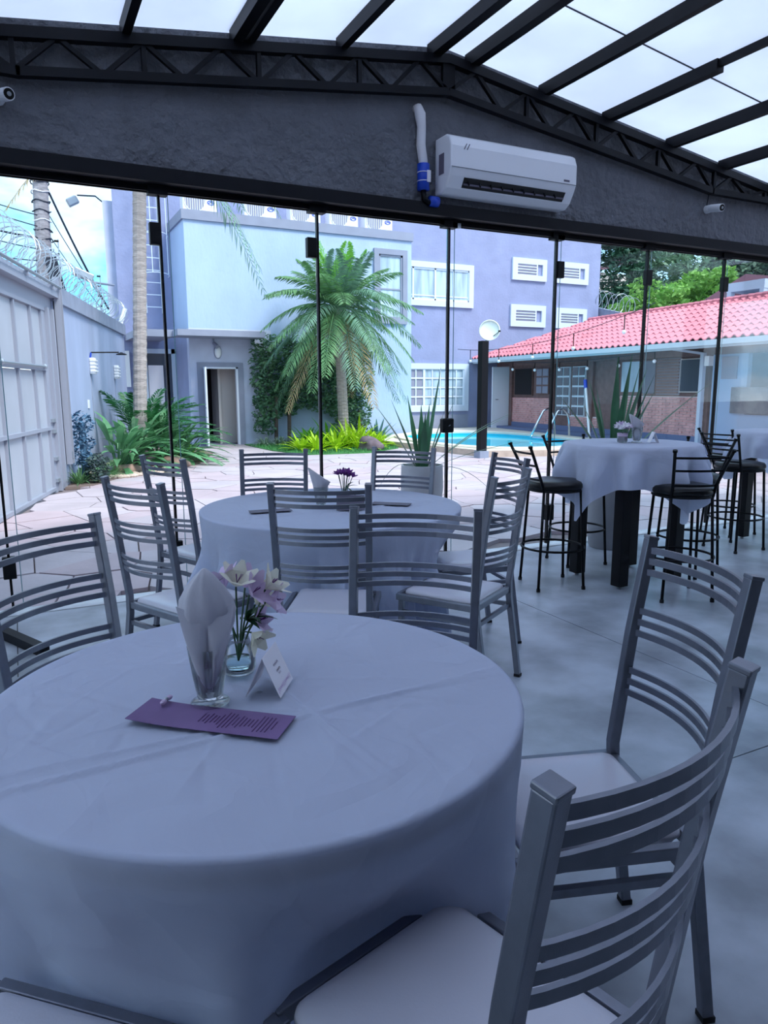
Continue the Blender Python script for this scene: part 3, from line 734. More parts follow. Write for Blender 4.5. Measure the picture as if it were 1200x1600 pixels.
# far round table
tumbler((1.45, 3.62, TZ), 'clear footed glass with a napkin cone on the far round table', .11)
napkin('n', (1.45, 3.62, TZ+.016), -.3, 1.0, 'white napkin cone with slanted top standing on the far round table', lean=-.05, lily=False)
v2 = empty('flower_vase', (1.58, 3.60, TZ)); tag(v2, 'small glass vase with deep purple flowers on the far round table', 'vase')
MB().lathe([(.022, 0), (.034, .004), (.039, .02), (.03, .06), (.025, .075), (.0235, .075), (.036, .02), (.002, .007)], 24, cap1=False).build('glass_body', 'clear_glass', v2, smooth=True)
for k in range(9):
    a = k*2.4; rr = .018+.028*(k % 3)/2; c = (rr*cos(a), rr*sin(a), .155+.03*((k*7) % 5)/5)
    MB().tube([(0, 0, .03), (c[0]*.5, c[1]*.5, .1), c], .002, 4).build('stem', 'leaf_dark', v2)
    b = MB(); flower(b, c, (cos(a)*.5, sin(a)*.5, 1), .026); b.build('flower_head', 'petal_purple', v2)
for d in ((1, -.5, .6), (.9, .2, .9), (-.4, -.9, .3), (.8, -.9, -.6)):
    b = MB(); leaf(b, (.01, -.01, .10), d, .075, .02); b.build('leaf', 'leaf_dark', v2)
tent_card((1.56, 3.47, TZ), -.42, .15, .08, .075, 'dark grey folded card standing on the far round table before the purple flowers', 'grey_card', False)
for x, y, a, lb in ((1.16, 3.62, -.1, 'grey menu lying at the left side of the far round table'), (1.83, 3.52, -.75, 'grey menu lying at the right side of the far round table')):
    o = MB().box((0, 0, .0012), (.22, .085, .0016)).build('menu_card', 'grey_card', None, loc=(x, y, TZ), rz=a); tag(o, lb, 'menu', 'menus on the far round table')
# middle high table
tumbler((BT[0]+.02, BT[1]-.03, BH+.004), 'clear footed glass with napkin on the middle high table', .11)
napkin('n', (BT[0]+.02, BT[1]-.03, BH+.02), -.3, .95, 'pale napkin cone standing on the middle high table', lean=-.05, lily=False)
fp = empty('flower_pot', (BT[0]-.07, BT[1]+.02, BH+.004)); tag(fp, 'lilac pot of white and pink flowers in a glass dish on the middle high table', 'flower pot')
MB().lathe([(.028, 0), (.036, .004), (.038, .045), (.036, .045), (.034, .006), (.002, .005)], 24, cap1=False).build('glass_dish', 'clear_glass', fp, smooth=True)
MB().lathe([(.026, .008), (.034, .03), (.038, .068), (.034, .068), (.002, .06)], 24).build('pot', 'petal_lilac', fp, smooth=True)
for k in range(14):
    a = k*2.4; rr = .012+.038*(k % 4)/3; c = (rr*cos(a), rr*sin(a), .095+.03*((k*5) % 4)/4)
    b = MB(); flower(b, c, (cos(a)*.8, sin(a)*.8, .8), .026); b.build('flower_head', 'card_white' if rr*cos(a) < .012 else 'petal_lilac', fp)
for k in range(8):
    a = k*.8; b = MB(); leaf(b, (0, 0, .066), (cos(a), sin(a), .5), .06, .02); b.build('leaf', 'leaf_dark', fp)
tent_card((BT[0]+.13, BT[1]-.08, BH+.004), 1.0, .09, .06, .075, 'small white folded card on the middle high table')
# ================================================================== the courtyard
GD = Vector((.263, .965, 0)).normalized(); GN = Vector((GD.y, -GD.x, 0)); G0 = Vector((-.19, 8.51, 0))   # boundary wall line, GN points into the yard
def gw(s, n=0.0, z=0.0): return G0+GD*s+GN*n+Vector((0, 0, z))
AB = Vector((11.88, 8.47, 0)); AD = Vector((.1116, .9937, 0)).normalized(); AN = Vector((AD.y, -AD.x, 0))   # annex eave line, AN points away from the pool
def ax(u, v, z): return AB+AD*u+AN*v+Vector((0, 0, z))

b = MB(); b.mm(-40, 70, -40, 80, -.3, -.125); b.mm(-9, 34, FY+.1, 60, -.2, -.035); tag(b.build('ground', 'paving_joint'), kind='structure')
pav = empty('pavement'); tag(pav, kind='structure')
rnd = random.Random(11); cs = .56; seeds = {}
for i in range(-6, 26):
    for j in range(8, 36): seeds[(i, j)] = (i*cs+rnd.uniform(-.34, .34)+(j % 2)*.15, j*cs+rnd.uniform(-.30, .30))
def clip(poly, mx, my, nx, ny):
    out = []; k = len(poly)
    for a in range(k):
        p, q = poly[a], poly[(a+1) % k]; dp = (p[0]-mx)*nx+(p[1]-my)*ny; dq = (q[0]-mx)*nx+(q[1]-my)*ny
        if dp <= 0: out.append(p)
        if dp*dq < 0: t = dp/(dp-dq); out.append((p[0]+(q[0]-p[0])*t, p[1]+(q[1]-p[1])*t))
    return out
stones = []
for (i, j), (sx, sy) in seeds.items():
    if sy < FY+.1 or sy > 18.0: continue
    if (Vector((sx, sy, 0))-G0).dot(GN) < -.1: continue
    if sx > 8.9+.0*sy and sy > 11.9: continue
    if sx > 12.5: continue
    poly = [(sx-.7, sy-.7), (sx+.7, sy-.7), (sx+.7, sy+.7), (sx-.7, sy+.7)]
    for di in (-2, -1, 0, 1, 2):
        for dj in (-2, -1, 0, 1, 2):
            if (di or dj) and (i+di, j+dj) in seeds:
                ox, oy = seeds[(i+di, j+dj)]; poly = clip(poly, (sx+ox)/2, (sy+oy)/2, ox-sx, oy-sy)
    poly = clip(poly, 0, FY+.11, 0, -1)
    if len(poly) < 3: continue
    cx = sum(p[0] for p in poly)/len(poly); cy = sum(p[1] for p in poly)/len(poly)
    sh = []
    for p in poly:
        dx, dy = p[0]-cx, p[1]-cy; l_ = math.hypot(dx, dy); k = max(.3, (l_-.009)/l_) if l_ > 0 else 1; sh.append((cx+dx*k, cy+dy*k))
    stones.append((math.hypot(cx, cy), sh, rnd.uniform(-.004, .003), rnd.random()))
stones.sort(key=lambda s: s[0])
rest = MB()
for k, (_, sh, dz, rr) in enumerate(stones):
    if k < 290: MB().prism(sh, -.034, dz).build('flagstone', 'paving' if rr < .6 else 'paving_pink', pav)
    else: rest.prism(sh, -.034, dz)
tag(rest.build('far_flagstones', 'paving', pav), kind='stuff')

# ---- boundary wall with steel gate
bw = empty('wall_boundary'); tag(bw, kind='structure')
def slabw(s0, s1, n0, n1, z0, z1, nm, mt, par=bw, bevel=0):
    b = MB(); b.hexa([gw(s0, n0, z0), gw(s1, n0, z0), gw(s1, n1, z0), gw(s0, n1, z0), gw(s0, n0, z1), gw(s1, n0, z1), gw(s1, n1, z1), gw(s0, n1, z1)]); return b.build(nm, mt, par, bevel=bevel)
slabw(3.0, 9.75, -.22, -.02, -.03, 2.62, 'rendered_wall', 'boundary_wall')
slabw(-4.6, 3.0, -.22, -.05, 2.45, 2.85, 'gate_lintel', 'gate_frame')
slabw(-4.6, 3.0, -.05, .06, 2.66, 2.74, 'lintel_rail', 'gate_frame')
slabw(3.0, 9.75, -.26, .03, 2.62, 2.85, 'coping', 'coping')
slabw(2.5, 2.98, -.20, -.06, -.03, 2.6, 'gate_jamb', 'gate_frame')
slabw(2.62, 2.70, -.06, -.01, -.02, 2.5, 'jamb_rail', 'gate_frame'); slabw(2.86, 2.94, -.06, .0, -.02, 2.5, 'jamb_rail', 'gate_frame')
ch = empty('lift_channel', gw(3.06, .03)); tag(ch, 'tall open steel channel with a rusty inside, standing where gate meets wall', 'channel')
def lc(s, n, z): return GD*s+GN*n+Vector((0, 0, z))
for s0, s1, n0, n1, mt, nm in ((-.07, .07, -.03, -.02, 'rust', 'channel_back'), (-.08, -.065, -.03, .05, 'gate_frame', 'channel_flange'), (.065, .08, -.03, .05, 'gate_frame', 'channel_flange')):
    MB().hexa([lc(s0, n0, .32), lc(s1, n0, .32), lc(s1, n1, .32), lc(s0, n1, .32), lc(s0, n0, 2.95), lc(s1, n0, 2.95), lc(s1, n1, 2.95), lc(s0, n1, 2.95)]).build(nm, mt, ch)
MB().hexa([lc(-.06, -.018, .40), lc(.06, -.018, .40), lc(.06, .04, .40), lc(-.06, .04, .40), lc(-.06, -.018, .50), lc(.06, -.018, .50), lc(.06, .04, .50), lc(-.06, .04, .50)]).build('counterweight', 'galvanised', ch)
gt = empty('steel_gate', gw(0)); tag(gt, 'pale grey sheet-steel garage gate in large framed panels at the left edge', 'gate')
cols_ = [-4.4, -3.7, -3.0, -2.3, -1.6, -.9, -.2, .5, 1.2, 1.92, 2.46]; rows_ = [.02, .86, 1.66, 2.46]
for i in range(len(cols_)-1):
    for j in range(3):
        MB().hexa([lc(cols_[i]+.02, -.10, rows_[j]+.02), lc(cols_[i+1]-.02, -.10, rows_[j]+.02), lc(cols_[i+1]-.02, -.09, rows_[j]+.02), lc(cols_[i]+.02, -.09, rows_[j]+.02), lc(cols_[i]+.02, -.10, rows_[j+1]-.02), lc(cols_[i+1]-.02, -.10, rows_[j+1]-.02), lc(cols_[i+1]-.02, -.09, rows_[j+1]-.02), lc(cols_[i]+.02, -.09, rows_[j+1]-.02)]).build('sheet_panel', 'gate_paint', gt)
for c in cols_: MB().sweep([lc(c, -.08, .0), lc(c, -.08, 2.5)], .045, .05, upv=GN).build('stile', 'gate_frame', gt)
for z in rows_: MB().sweep([lc(-4.4, -.075, z+.012), lc(2.46, -.075, z+.012)], .06, .045).build('rail', 'gate_frame', gt)
MB().tube([lc(.3, -.02, 1.70), lc(2.35, -.02, 1.70)], .014, 8).build('bolt_bar', 'galvanised', gt)
for s_ in (.45, 2.3): MB().ball(lc(s_, -.03, 1.70), .035, 8, 6).build('bolt_knob', 'galvanised', gt)
for z in (.12, .42, .80, .95): MB().hexa([lc(2.48, -.06, z), lc(2.62, -.06, z), lc(2.62, -.02, z), lc(2.48, -.02, z), lc(2.48, -.06, z+.05), lc(2.62, -.06, z+.05), lc(2.62, -.02, z+.05), lc(2.48, -.02, z+.05)]).build('latch', 'galvanised', gt)
MB().tube([gw(-3.5, .09, 2.80), gw(3.0, .09, 2.80)], .022, 8).build('top_pipe', 'galvanised', bw)
for s_ in (-1.6, .2, 1.35, 2.6): MB().sweep([gw(s_, .0, 2.76), gw(s_, .10, 2.76)], .05, .05).build('pipe_bracket', 'gate_frame', bw)

def razor(name, A, B, z, r, pitch, label, wr=.006):
    A, B = Vector(A), Vector(B); d = (B-A); L = d.length; d.normalize(); sd = d.cross(Vector((0, 0, 1))).normalized()
    n = int(L/pitch*15); pts = []; rn = random.Random(2)
    for i in range(n):
        t = i/15.0; rr = r*(1+.10*sin(t*1.9)); a = 2*pi*t
        pts.append(A+d*(pitch*t+.03*sin(a))+sd*rr*cos(a)+Vector((0, 0, z+r+rr*sin(a))))
    root = empty(name, A); tag(root, label, 'razor wire')
    pts = [p-A for p in pts]
    MB().tube(pts, wr, 4).build('wire_coil', 'galvanised', root)
    bb = MB()
    for i in range(0, n, 3):
        p = pts[i]; t_ = (pts[min(i+1, n-1)]-pts[max(0, i-1)]).normalized(); q = t_.cross(sd).normalized()
        bb.add([p-t_*.025, p+q*.012, p+t_*.025, p-q*.012], [(0, 1, 2, 3)])
    tag(bb.build('barbs', 'galvanised', root), kind='stuff')
razor('razor_wire', gw(-3.5, -.1), gw(9.6, -.1), 2.85, .24, .17, 'coiled razor wire running along the top of the left boundary wall and gate')
for k, (s_, h_) in enumerate(((.45, 1.0), (4.6, .95), (8.3, .95))):
    f = empty('electric_fence_post', gw(s_, -.22, 2.80)); tag(f, ['thin fence post with insulators above the gate, leftmost of three', 'thin fence post with insulators above the wall, middle of three', 'thin fence post with insulators by the tall building, rightmost of three'][k], 'fence post', 'electric fence posts')
    MB().tube([(0, 0, 0), (0, 0, h_)], .009, 6).build('rod', 'galvanised', f)
    for q in range(4): MB().tube([(-.06, 0, h_-.03-q*.2), (.01, 0, h_-.03-q*.2)], .018, 6).build('insulator', 'black_plastic', f)
# shower and lamps on the wall
sh = empty('outdoor_shower', gw(5.40, -.02, 1.83)); tag(sh, 'black outdoor shower arm on the left wall with a ribbed white box below it', 'shower')
MB().tube([(0, 0, 0), GN*.03+Vector((0, 0, .20))], .014, 8).build('riser', 'blue_plastic', sh)
MB().tube([GN*.03+Vector((0, 0, .20)), GN*.48+GD*.10+Vector((0, 0, .21))], .012, 8).build('arm', 'black_steel', sh)
MB().lathe([(.02, .03), (.03, .02), (.09, 0), (.09, -.015)], 16, GN*.52+GD*.10+Vector((0, 0, .18))).build('rose', 'black_steel', sh)
MB().tube([(0, 0, -.15), (.0, 0, -1.75)], .012, 6).build('conduit', 'coping', sh)
def ribbed(root):
    MB().box(GN*.05+Vector((0, 0, -.03)), (.10, .14, .28), rz=-.27).build('box_body', 'white_plastic', root, bevel=.02)
    for q in range(4): MB().box(GN*.07+Vector((0, 0, -.12+q*.06)), (.10, .16, .02), rz=-.27).build('box_rib', 'white_plastic', root)
ribbed(sh)
l2 = empty('wall_lamp', gw(8.0, -.02, 1.78)); tag(l2, 'ribbed white wall lamp on the left wall, behind the shower', 'lamp'); ribbed(l2)
MB().tube([(0, 0, -.15), (0, 0, -1.7)], .01, 6).build('conduit', 'coping', l2)
o = MB().box((0, 0, 0), (.02, .09, .14), rz=-.27).build('switch_plate', 'white_plastic', None, loc=gw(5.0, -.01, 1.15)); tag(o, 'small white switch plate on the left wall below the shower', 'switch')

# ---- light blue block with the porch
LY, TYY = 17.9, 19.6
lb = empty('light_blue_block', (7, LY, 0)); tag(lb, 'pale blue windowless two-storey block with an open doorway behind the courtyard', 'building')
def part(nm, mt, par, x0, x1, y0, y1, z0, z1, bevel=0, sm=False):
    ox, oy, oz = par.matrix_world.translation if False else (par.location.x, par.location.y, par.location.z)
    if par.parent: ox += par.parent.location.x; oy += par.parent.location.y; oz += par.parent.location.z
    return MB().mm(x0-ox, x1-ox, y0-oy, y1-oy, z0-oz, z1-oz).build(nm, mt, par, bevel=bevel)
LX0, LX1 = 3.84, 9.96
DX0, DX1, DZ = 4.14, 5.0, 1.92
part('upper_wall', 'light_wall', lb, LX0, LX1, LY, TYY, 2.84, 5.32)
part('wall', 'porch_wall', lb, LX0, DX0, LY, LY+.25, -.03, 2.84); part('wall', 'porch_wall', lb, DX1, 5.9, LY, LY+.25, -.03, 2.84); part('wall', 'porch_wall', lb, DX0, DX1, LY, LY+.25, DZ, 2.84)
part('wall', 'light_wall', lb, 5.9, LX1, LY, TYY, -.03, 2.84); part('side_wall', 'lavender_wall', lb, LX0, LX0+.2, LY+.25, TYY, -.03, 2.84)
part('parapet_cap', 'grey_trim', lb, LX0-.05, LX1+.04, LY-.05, TYY, 5.32, 5.54)
part('canopy', 'grey_trim', lb, 3.40, 5.46, 17.0, LY, 2.60, 2.74); part('canopy', 'grey_trim', lb, 2.6, 3.44, 17.6, TYY, 2.60, 2.76)
for x0, x1, z0, z1 in ((4.0, DX0, 0, 2.03), (DX1, 5.14, 0, 2.03), (DX0, DX1, DZ, 2.03)): part('door_surround', 'grey_trim', lb, x0, x1, LY-.03, LY, z0-.02, z1)
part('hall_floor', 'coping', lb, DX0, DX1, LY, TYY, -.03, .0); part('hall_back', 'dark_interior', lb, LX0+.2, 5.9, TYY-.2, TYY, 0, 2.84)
part('hall_curtain', 'hall_curtain', lb, 4.62, 4.68, LY+.5, LY+1.2, .0, 2.3); part('hall_curtain', 'hall_curtain', lb, 4.68, 5.6, LY+.62, LY+.70, .0, 2.3)
MB().tube([(4.78-7, .95, 1.3), (4.92-7, .9, 1.55)], .02, 6).build('stair_rail', 'grey_blind', lb)
dr = empty('entrance_door', (DX0+.03, LY-.02, 0)); dr.rotation_euler.z = rad(-101); tag(dr, 'narrow white door standing open at the block doorway', 'door')
MB().mm(0, .80, -.02, .02, .02, DZ-.02).build('door_leaf', 'door_white', dr)
h_ = MB().tube([(.74, -.06, .95), (.64, -.06, .95)], .012, 6).build('door_handle', 'chrome', dr); MB().box((.74, -.04, .95), (.03, .05, .03)).build('handle_rose', 'chrome', h_)
for x in (DX1-.05,): part('door_frame', 'door_white', lb, x, x+.05, LY-.04, LY+.05, 0, DZ)
part('door_frame', 'door_white', lb, DX0, DX1, LY-.04, LY+.05, DZ-.04, DZ)
la = empty('oval_bulkhead_lamp', (4.52, LY, 2.28)); tag(la, 'oval bulkhead lamp on the wall above the open doorway', 'lamp')
MB().lathe([(.07, 0), (.085, .02), (.08, .05), (.05, .075), (.005, .08)], 18).build('lens', 'white_plastic', la, smooth=True); la.rotation_euler.x = rad(90); la.scale = (1, 1.7, 1)
MB().tube([(.085*cos(a), .085*sin(a), .025) for a in [k*pi/10 for k in range(20)]], .012, 5, closed=True).build('rim', 'grey_trim', la)
sp = empty('spotlight', (4.42, LY, 2.6)); tag(sp, 'small grey spotlight under the canopy above the doorway', 'lamp')
MB().tube([(0, -.05, 0), (0, -.08, -.12)], .02, 6).build('bracket', 'grey_trim', sp); MB().tube([(0, -.05, -.10), (.06, -.16, -.2)], [.035, .055], 10).build('head', 'grey_blind', sp)
def window(par, x0, x1, y, z0, z1, kind, trim='window_trim', tw=.17, name='window'):
    """recessed window on a wall facing -y: trim, frame, panes and bars"""
    px, py, pz = par.location
    w_ = empty(name, (x0-px, y-py, z0-pz)); w_.parent = par; W_, H_ = x1-x0, z1-z0
    b = MB()
    for a in ((0, W_, 0, tw), (0, W_, H_-tw, H_), (0, tw, tw, H_-tw), (W_-tw, W_, tw, H_-tw)): b.mm(a[0], a[1], -.07, .02, a[2], a[3])
    b.build('trim', trim, w_)
    a0, a1, c0, c1 = tw, W_-tw, tw, H_-tw
    if kind == 'slide':
        MB().mm(a0, a1, -.012, -.002, c0, c1).build('pane', 'curtain_pane', w_)
        b = MB()
        for f in (0, .28, .56, .80, 1): x = a0+(a1-a0)*f; b.mm(x-.025, x+.025, -.04, -.01, c0, c1)
        b.mm(a0, a1, -.04, -.01, c0, c0+.05); b.mm(a0, a1, -.04, -.01, c1-.05, c1); b.mm(a0, a1, -.03, -.01, c0+.12, c0+.15); b.build('frame', 'window_white', w_)
    elif kind == 'tall':
        MB().mm(a0, a1, -.012, -.002, c0, c1).build('pane', 'curtain_pane', w_)
        b = MB(); b.mm(a0, a1, -.04, -.01, c0, c0+.05); b.mm(a0, a1, -.04, -.01, c1-.05, c1); b.mm(a1-.05, a1, -.04, -.01, c0, c1); b.mm(a0, a0+.05, -.04, -.01, c0, c1); b.mm(a0, a1, -.03, -.01, c0+.75, c0+.79); b.build('frame', 'grey_trim', w_)
    elif kind == 'grid':
        nx, nz = 9, 4; b = MB()
        MB().mm(a0, a1, -.008, -.002, c0, c1).build('blind', 'grey_blind', w_)
        for i in range(nx):
            for j in range(nz):
                xa = a0+(a1-a0)*i/nx; za = c0+(c1-c0)*j/nz
                MB().mm(xa+.035, xa+(a1-a0)/nx-.02, -.014, -.009, za+.04, za+(c1-c0)/nz-.02).build('pane', 'grey_blind' if i < 4 else 'curtain_pane', w_)
        for i in range(nx+1): x = a0+(a1-a0)*i/nx; ww = .035 if i in (0, 4, nx) else .016; b.mm(x-ww, x+ww, -.045, -.012, c0, c1)
        for j in range(nz+1): z = c0+(c1-c0)*j/nz; b.mm(a0, a1, -.04, -.012, z-.018, z+.03)
        b.build('frame', 'window_white', w_)
    else:
        MB().mm(a0, a1, -.012, -.002, c0, c1).build('recess', 'lavender_wall', w_)
        xe = a0+(a1-a0)*.78
        for j in range(4):
            z = c0+(c1-c0)*(j+.5)/4; MB().box(((a0+xe)/2, -.045, z), (xe-a0, .012, (c1-c0)/4-.03), rot=Matrix.Rotation(.35, 3, 'X')).build('louvre_pane', 'grey_blind', w_)
        b = MB(); b.mm(a0, a0+.03, -.068, -.01, c0, c1); b.mm(xe-.02, xe+.02, -.069, -.01, c0, c1)
        for j in range(5): z = c0+(c1-c0)*j/4; b.mm(a0, xe, -.067, -.012, z-.012, z+.012)
        b.build('frame', 'window_white', w_)
    return w_
window(lb, 8.80, 9.80, LY, 3.12, 5.06, 'tall', 'grey_trim', .14)

# ---- tall lavender building behind
tb = empty('lavender_building', (10, TYY, 0)); tag(tb, 'tall lavender rendered building with white framed windows behind the pale block', 'building')
MB().prism([(2.5-10, 0), (18.36-10, 0), (21.2-10, 10), (5.4-10, 10)], -.03, 9.5).build('wall', 'lavender_wall', tb)
MB().prism([(2.30-10, .25), (2.72-10, .25), (3.1-10, 1.4), (2.68-10, 1.4)], 0, 6.0).build('side_screen', 'porch_wall', tb)
part('corner_box', 'grey_trim', tb, 2.3, 2.52, TYY-.1, TYY+.5, 6.6, 7.4)
window(tb, 10.0, 13.11, TYY, 3.86, 5.15, 'slide'); window(tb, 10.0, 12.98, TYY, .66, 2.14, 'grid')
window(tb, 14.6, 15.99, TYY, 4.83, 5.52, 'louvre'); window(tb, 16.42, 17.79, TYY, 4.83, 5.52, 'louvre'); window(tb, 14.57, 16.0, TYY, 3.36, 4.06, 'louvre'); window(tb, 16.45, 17.79, TYY, 3.36, 4.03, 'louvre')
part('entry_frame', 'window_trim', tb, 3.0, 3.1, TYY-.05, TYY, 0, 2.42); part('entry_frame', 'window_trim', tb, 3.72, 3.84, TYY-.05, TYY, 0, 2.42); part('entry_frame', 'window_trim', tb, 3.0, 3.84, TYY-.05, TYY, 2.3, 2.42)
part('entry_glass', 'dark_pane', tb, 3.1, 3.72, TYY-.02, TYY, 0, 2.3); part('entry_reflection', 'card_white', tb, 3.12, 3.50, TYY-.03, TYY-.02, .8, 2.0)  # white sheet stands in for a reflection on the entry glass
part('base_band', 'grey_trim', tb, 9.96, 13.0, TYY-.015, TYY, -.03, .55)
ld = empty('roof_ladder', (3.35, TYY, 3.3)); tag(ld, 'white caged ladder climbing the lavender building behind the palm trunk', 'ladder')
for x in (-.2, .2): MB().tube([(x, -.15, 0), (x, -.15, 6)], .02, 6).build('stringer', 'window_white', ld)
for k in range(20): MB().tube([(-.2, -.15, .15+k*.3), (.2, -.15, .15+k*.3)], .012, 5).build('rung', 'window_white', ld)
for k in range(6):
    z = .9+k*.95; MB().tube([(.38*cos(a), -.15-.75*sin(a), z) for a in [pi*q/10 for q in range(11)]], .012, 5).build('cage_hoop', 'window_white', ld)
for a in (pi*.2, pi*.4, pi*.6, pi*.8): MB().tube([(.38*cos(a), -.15-.75*sin(a), .9), (.38*cos(a), -.15-.75*sin(a), 5.9)], .010, 5).build('cage_bar', 'window_white', ld)
fl = empty('floodlight', (2.42, TYY, 3.95)); tag(fl, 'floodlight on a short arm at the left corner of the lavender building', 'lamp')
MB().tube([(0, 0, 0), (-.6, -.5, -.02)], .03, 6).build('arm', 'galvanised', fl); MB().box((-.75, -.6, .12), (.45, .35, .16), rot=Matrix.Rotation(.4, 3, 'Y')).build('head', 'galvanised', fl, bevel=.02)
wl = empty('corner_lamp', (2.55, TYY-.1, 2.9)); tag(wl, 'white lamp and junction boxes at the end of the left boundary wall', 'lamp')
MB().box((0, 0, .25), (.10, .2, .5), rot=Matrix.Rotation(.35, 3, 'Y')).build('lamp_body', 'white_plastic', wl, bevel=.02); MB().box((-.12, 0, -.15), (.2, .15, .3)).build('junction_box', 'white_plastic', wl); MB().box((.05, 0, -1.0), (.12, .1, .9)).build('cable_duct', 'white_plastic', wl)
# condensers on the roof ledge
def condenser(x, label):
    c = empty('condenser_unit', (x, 18.75, 5.55)); tag(c, label, 'condenser', 'condenser units on the roof ledge')
    MB().mm(-.42, .42, -.15, .17, 0, .75).build('casing', 'ac_white', c, bevel=.015)
    MB().tube([(-.13+.26*cos(a), -.155, .38+.26*sin(a)) for a in [2*pi*k/28 for k in range(28)]], .014, 6, closed=True).build('fan_ring', 'white_plastic', c)
    b = MB()
    b.lathe([(.005, 0), (.255, .001)], 28); g_ = b.build('fan_opening', 'grey_blind', c, loc=(-.13, -.153, .38)); g_.rotation_euler.x = rad(90)
    for k in range(9): hx = .255*math.sqrt(max(0, 1-((k-4)/4.6)**2)); MB().mm(-.13+(k-4)*.056-.006, -.13+(k-4)*.056+.006, -.166, -.158, .38-hx, .38+hx).build('grille_bar', 'ac_white', c)
    MB().tube([(.27+.085*cos(a), -.156, .36+.045*sin(a)) for a in [2*pi*k/20 for k in range(20)]], .010, 5, closed=True).build('logo', 'blue_plastic', c)
    MB().tube([(.20, -.157, .34), (.27, -.157, .375), (.34, -.157, .35)], .008, 5).build('logo', 'blue_plastic', c)
    MB().mm(.22, .33, -.155, -.152, .50, .52).build('lettering', 'grey_blind', c)
for x, lbl in ((4.42, 'white condenser unit on the ledge, leftmost beside the caged ladder'), (5.95, 'white condenser unit on the ledge, second from the left behind the hanging frond'), (7.17, 'white condenser unit on the ledge, third from the left'), (8.27, 'white condenser unit on the ledge, fourth from the left'), (9.32, 'white condenser unit at the right end of the ledge')): condenser(x, lbl)
# ================================================================== pool house
an = empty('pool_house', ax(5, 1.0, 0)); tag(an, 'low brick pool house with a red tiled roof and glazed doors behind the pool', 'building')
OX = Vector(an.location)
def ap(u, v, z): return ax(u, v, z)-OX
def ab(nm, mt, u0, u1, v0, v1, z0, z1, par=None):
    b = MB(); b.hexa([ap(u0, v0, z0), ap(u1, v0, z0), ap(u1, v1, z0), ap(u0, v1, z0), ap(u0, v0, z1), ap(u1, v0, z1), ap(u1, v1, z1), ap(u0, v1, z1)]); return b.build(nm, mt, par or an)
WV = 1.0
ab('platform', 'plinth_blue', -2.5, 11.2, .55, 5.0, -.03, .20)
ab('plinth', 'plinth_blue', 2.3, 10.5, WV-.03, WV+.15, .20, .33)
ab('wall_core', 'wood_brown', 2.3, 11.1, WV+.02, WV+.2, .2, 2.25)
ab('back_wall', 'porch_wall', -2.5, 11.1, 4.6, 4.8, .2, 3.0)
def bricks(u0, u1, z0, z1):
    ab('mortar_bed', 'mortar', u0, u1, WV+.005, WV+.03, z0, z1)
    b = MB(); h_ = .062; z = z0; k = 0
    while z+h_*.5 < z1:
        u = u0-(.11 if k % 2 else 0)
        while u < u1:
            a, c = max(u+.006, u0), min(u+.214, u1)
            if c-a > .03:
                j = random.uniform(-.006, .006); p = [ap(a, WV-.012+j, z+.006), ap(c, WV-.012+j, z+.006), ap(c, WV+.02, z+.006), ap(a, WV+.02, z+.006), ap(a, WV-.012+j, z+h_-.005), ap(c, WV-.012+j, z+h_-.005), ap(c, WV+.02, z+h_-.005), ap(a, WV+.02, z+h_-.005)]
                b.hexa(p)
            u += .22
        z += h_; k += 1
    tag(b.build('brickwork', 'brick', an), kind='stuff')
bricks(8.26, 10.42, .22, 1.08); bricks(2.40, 5.12, .30, 1.18); bricks(6.0, 7.3, .22, .62)
def awin(u0, u1, z0, z1, nx, nz, pane, fr='wood_brown'):
    w_ = ab('window', fr, u0, u1, WV-.03, WV+.03, z0, z1)
    du, dz = (u1-u0)/nx, (z1-z0)/nz
    for i in range(nx):
        for j in range(nz): ab('pane', pane, u0+du*i+.025, u0+du*(i+1)-.025, WV-.045, WV-.028, z0+dz*j+.025, z0+dz*(j+1)-.025, w_)
    return w_
awin(9.15, 10.15, 1.15, 1.98, 1, 1, 'dark_interior'); awin(8.27, 8.92, 1.2, 1.95, 2, 3, 'grey_blind')
awin(7.25, 7.85, .62, 1.95, 2, 5, 'dark_pane', 'window_white'); awin(6.55, 7.12, .62, 1.95, 2, 5, 'dark_pane', 'window_white')
awin(4.35, 5.08, 1.25, 2.02, 1, 1, 'curtain_pane'); awin(3.85, 4.35, 1.22, 2.02, 1, 1, 'dark_pane')
lv = ab('louvre_shutter', 'grey_blind', 3.12, 3.85, WV-.02, WV+.03, 1.22, 2.03)
for k in range(12): ab('slat', 'wood_brown', 3.14, 3.83, WV-.045, WV-.015, 1.24+k*.066, 1.24+k*.066+.045, lv)
awin(2.42, 3.10, 1.27, 2.0, 1, 1, 'dark_pane', 'hall_curtain')
for u in (5.2, 6.2, 7.98, 10.3): ab('timber_post', 'wood_brown', u, u+.16, WV-.05, WV+.1, .2, 2.25)
ab('lintel_beam', 'wood_brown', -2.5, 11.2, WV-.08, WV+.1, 2.05, 2.26)
for k in range(16):
    u = -2+k*.85; ab('rafter', 'wood_brown', u, u+.08, .05, WV+.1, 2.20, 2.29)
ab('doorway', 'hall_curtain', 10.55, 11.15, WV-.02, WV+.02, .05, 2.06)
od = ab('open_door', 'door_white', 10.50, 10.56, WV-.62, WV-.0, .06, 2.03)
MB().tube([ap(10.49, WV-.52, 1.02), ap(10.46, WV-.52, 1.02), ap(10.46, WV-.43, 1.02)], .012, 6).build('handle', 'chrome', od)
ab('white_pillar', 'window_trim', 2.32, 2.41, .84, .93, .2, 2.10); MB().sweep([ap(2.36, .88, 2.08), ap(3.3, .6, 2.25)], .05, .05).build('pillar_brace', 'window_trim', an)
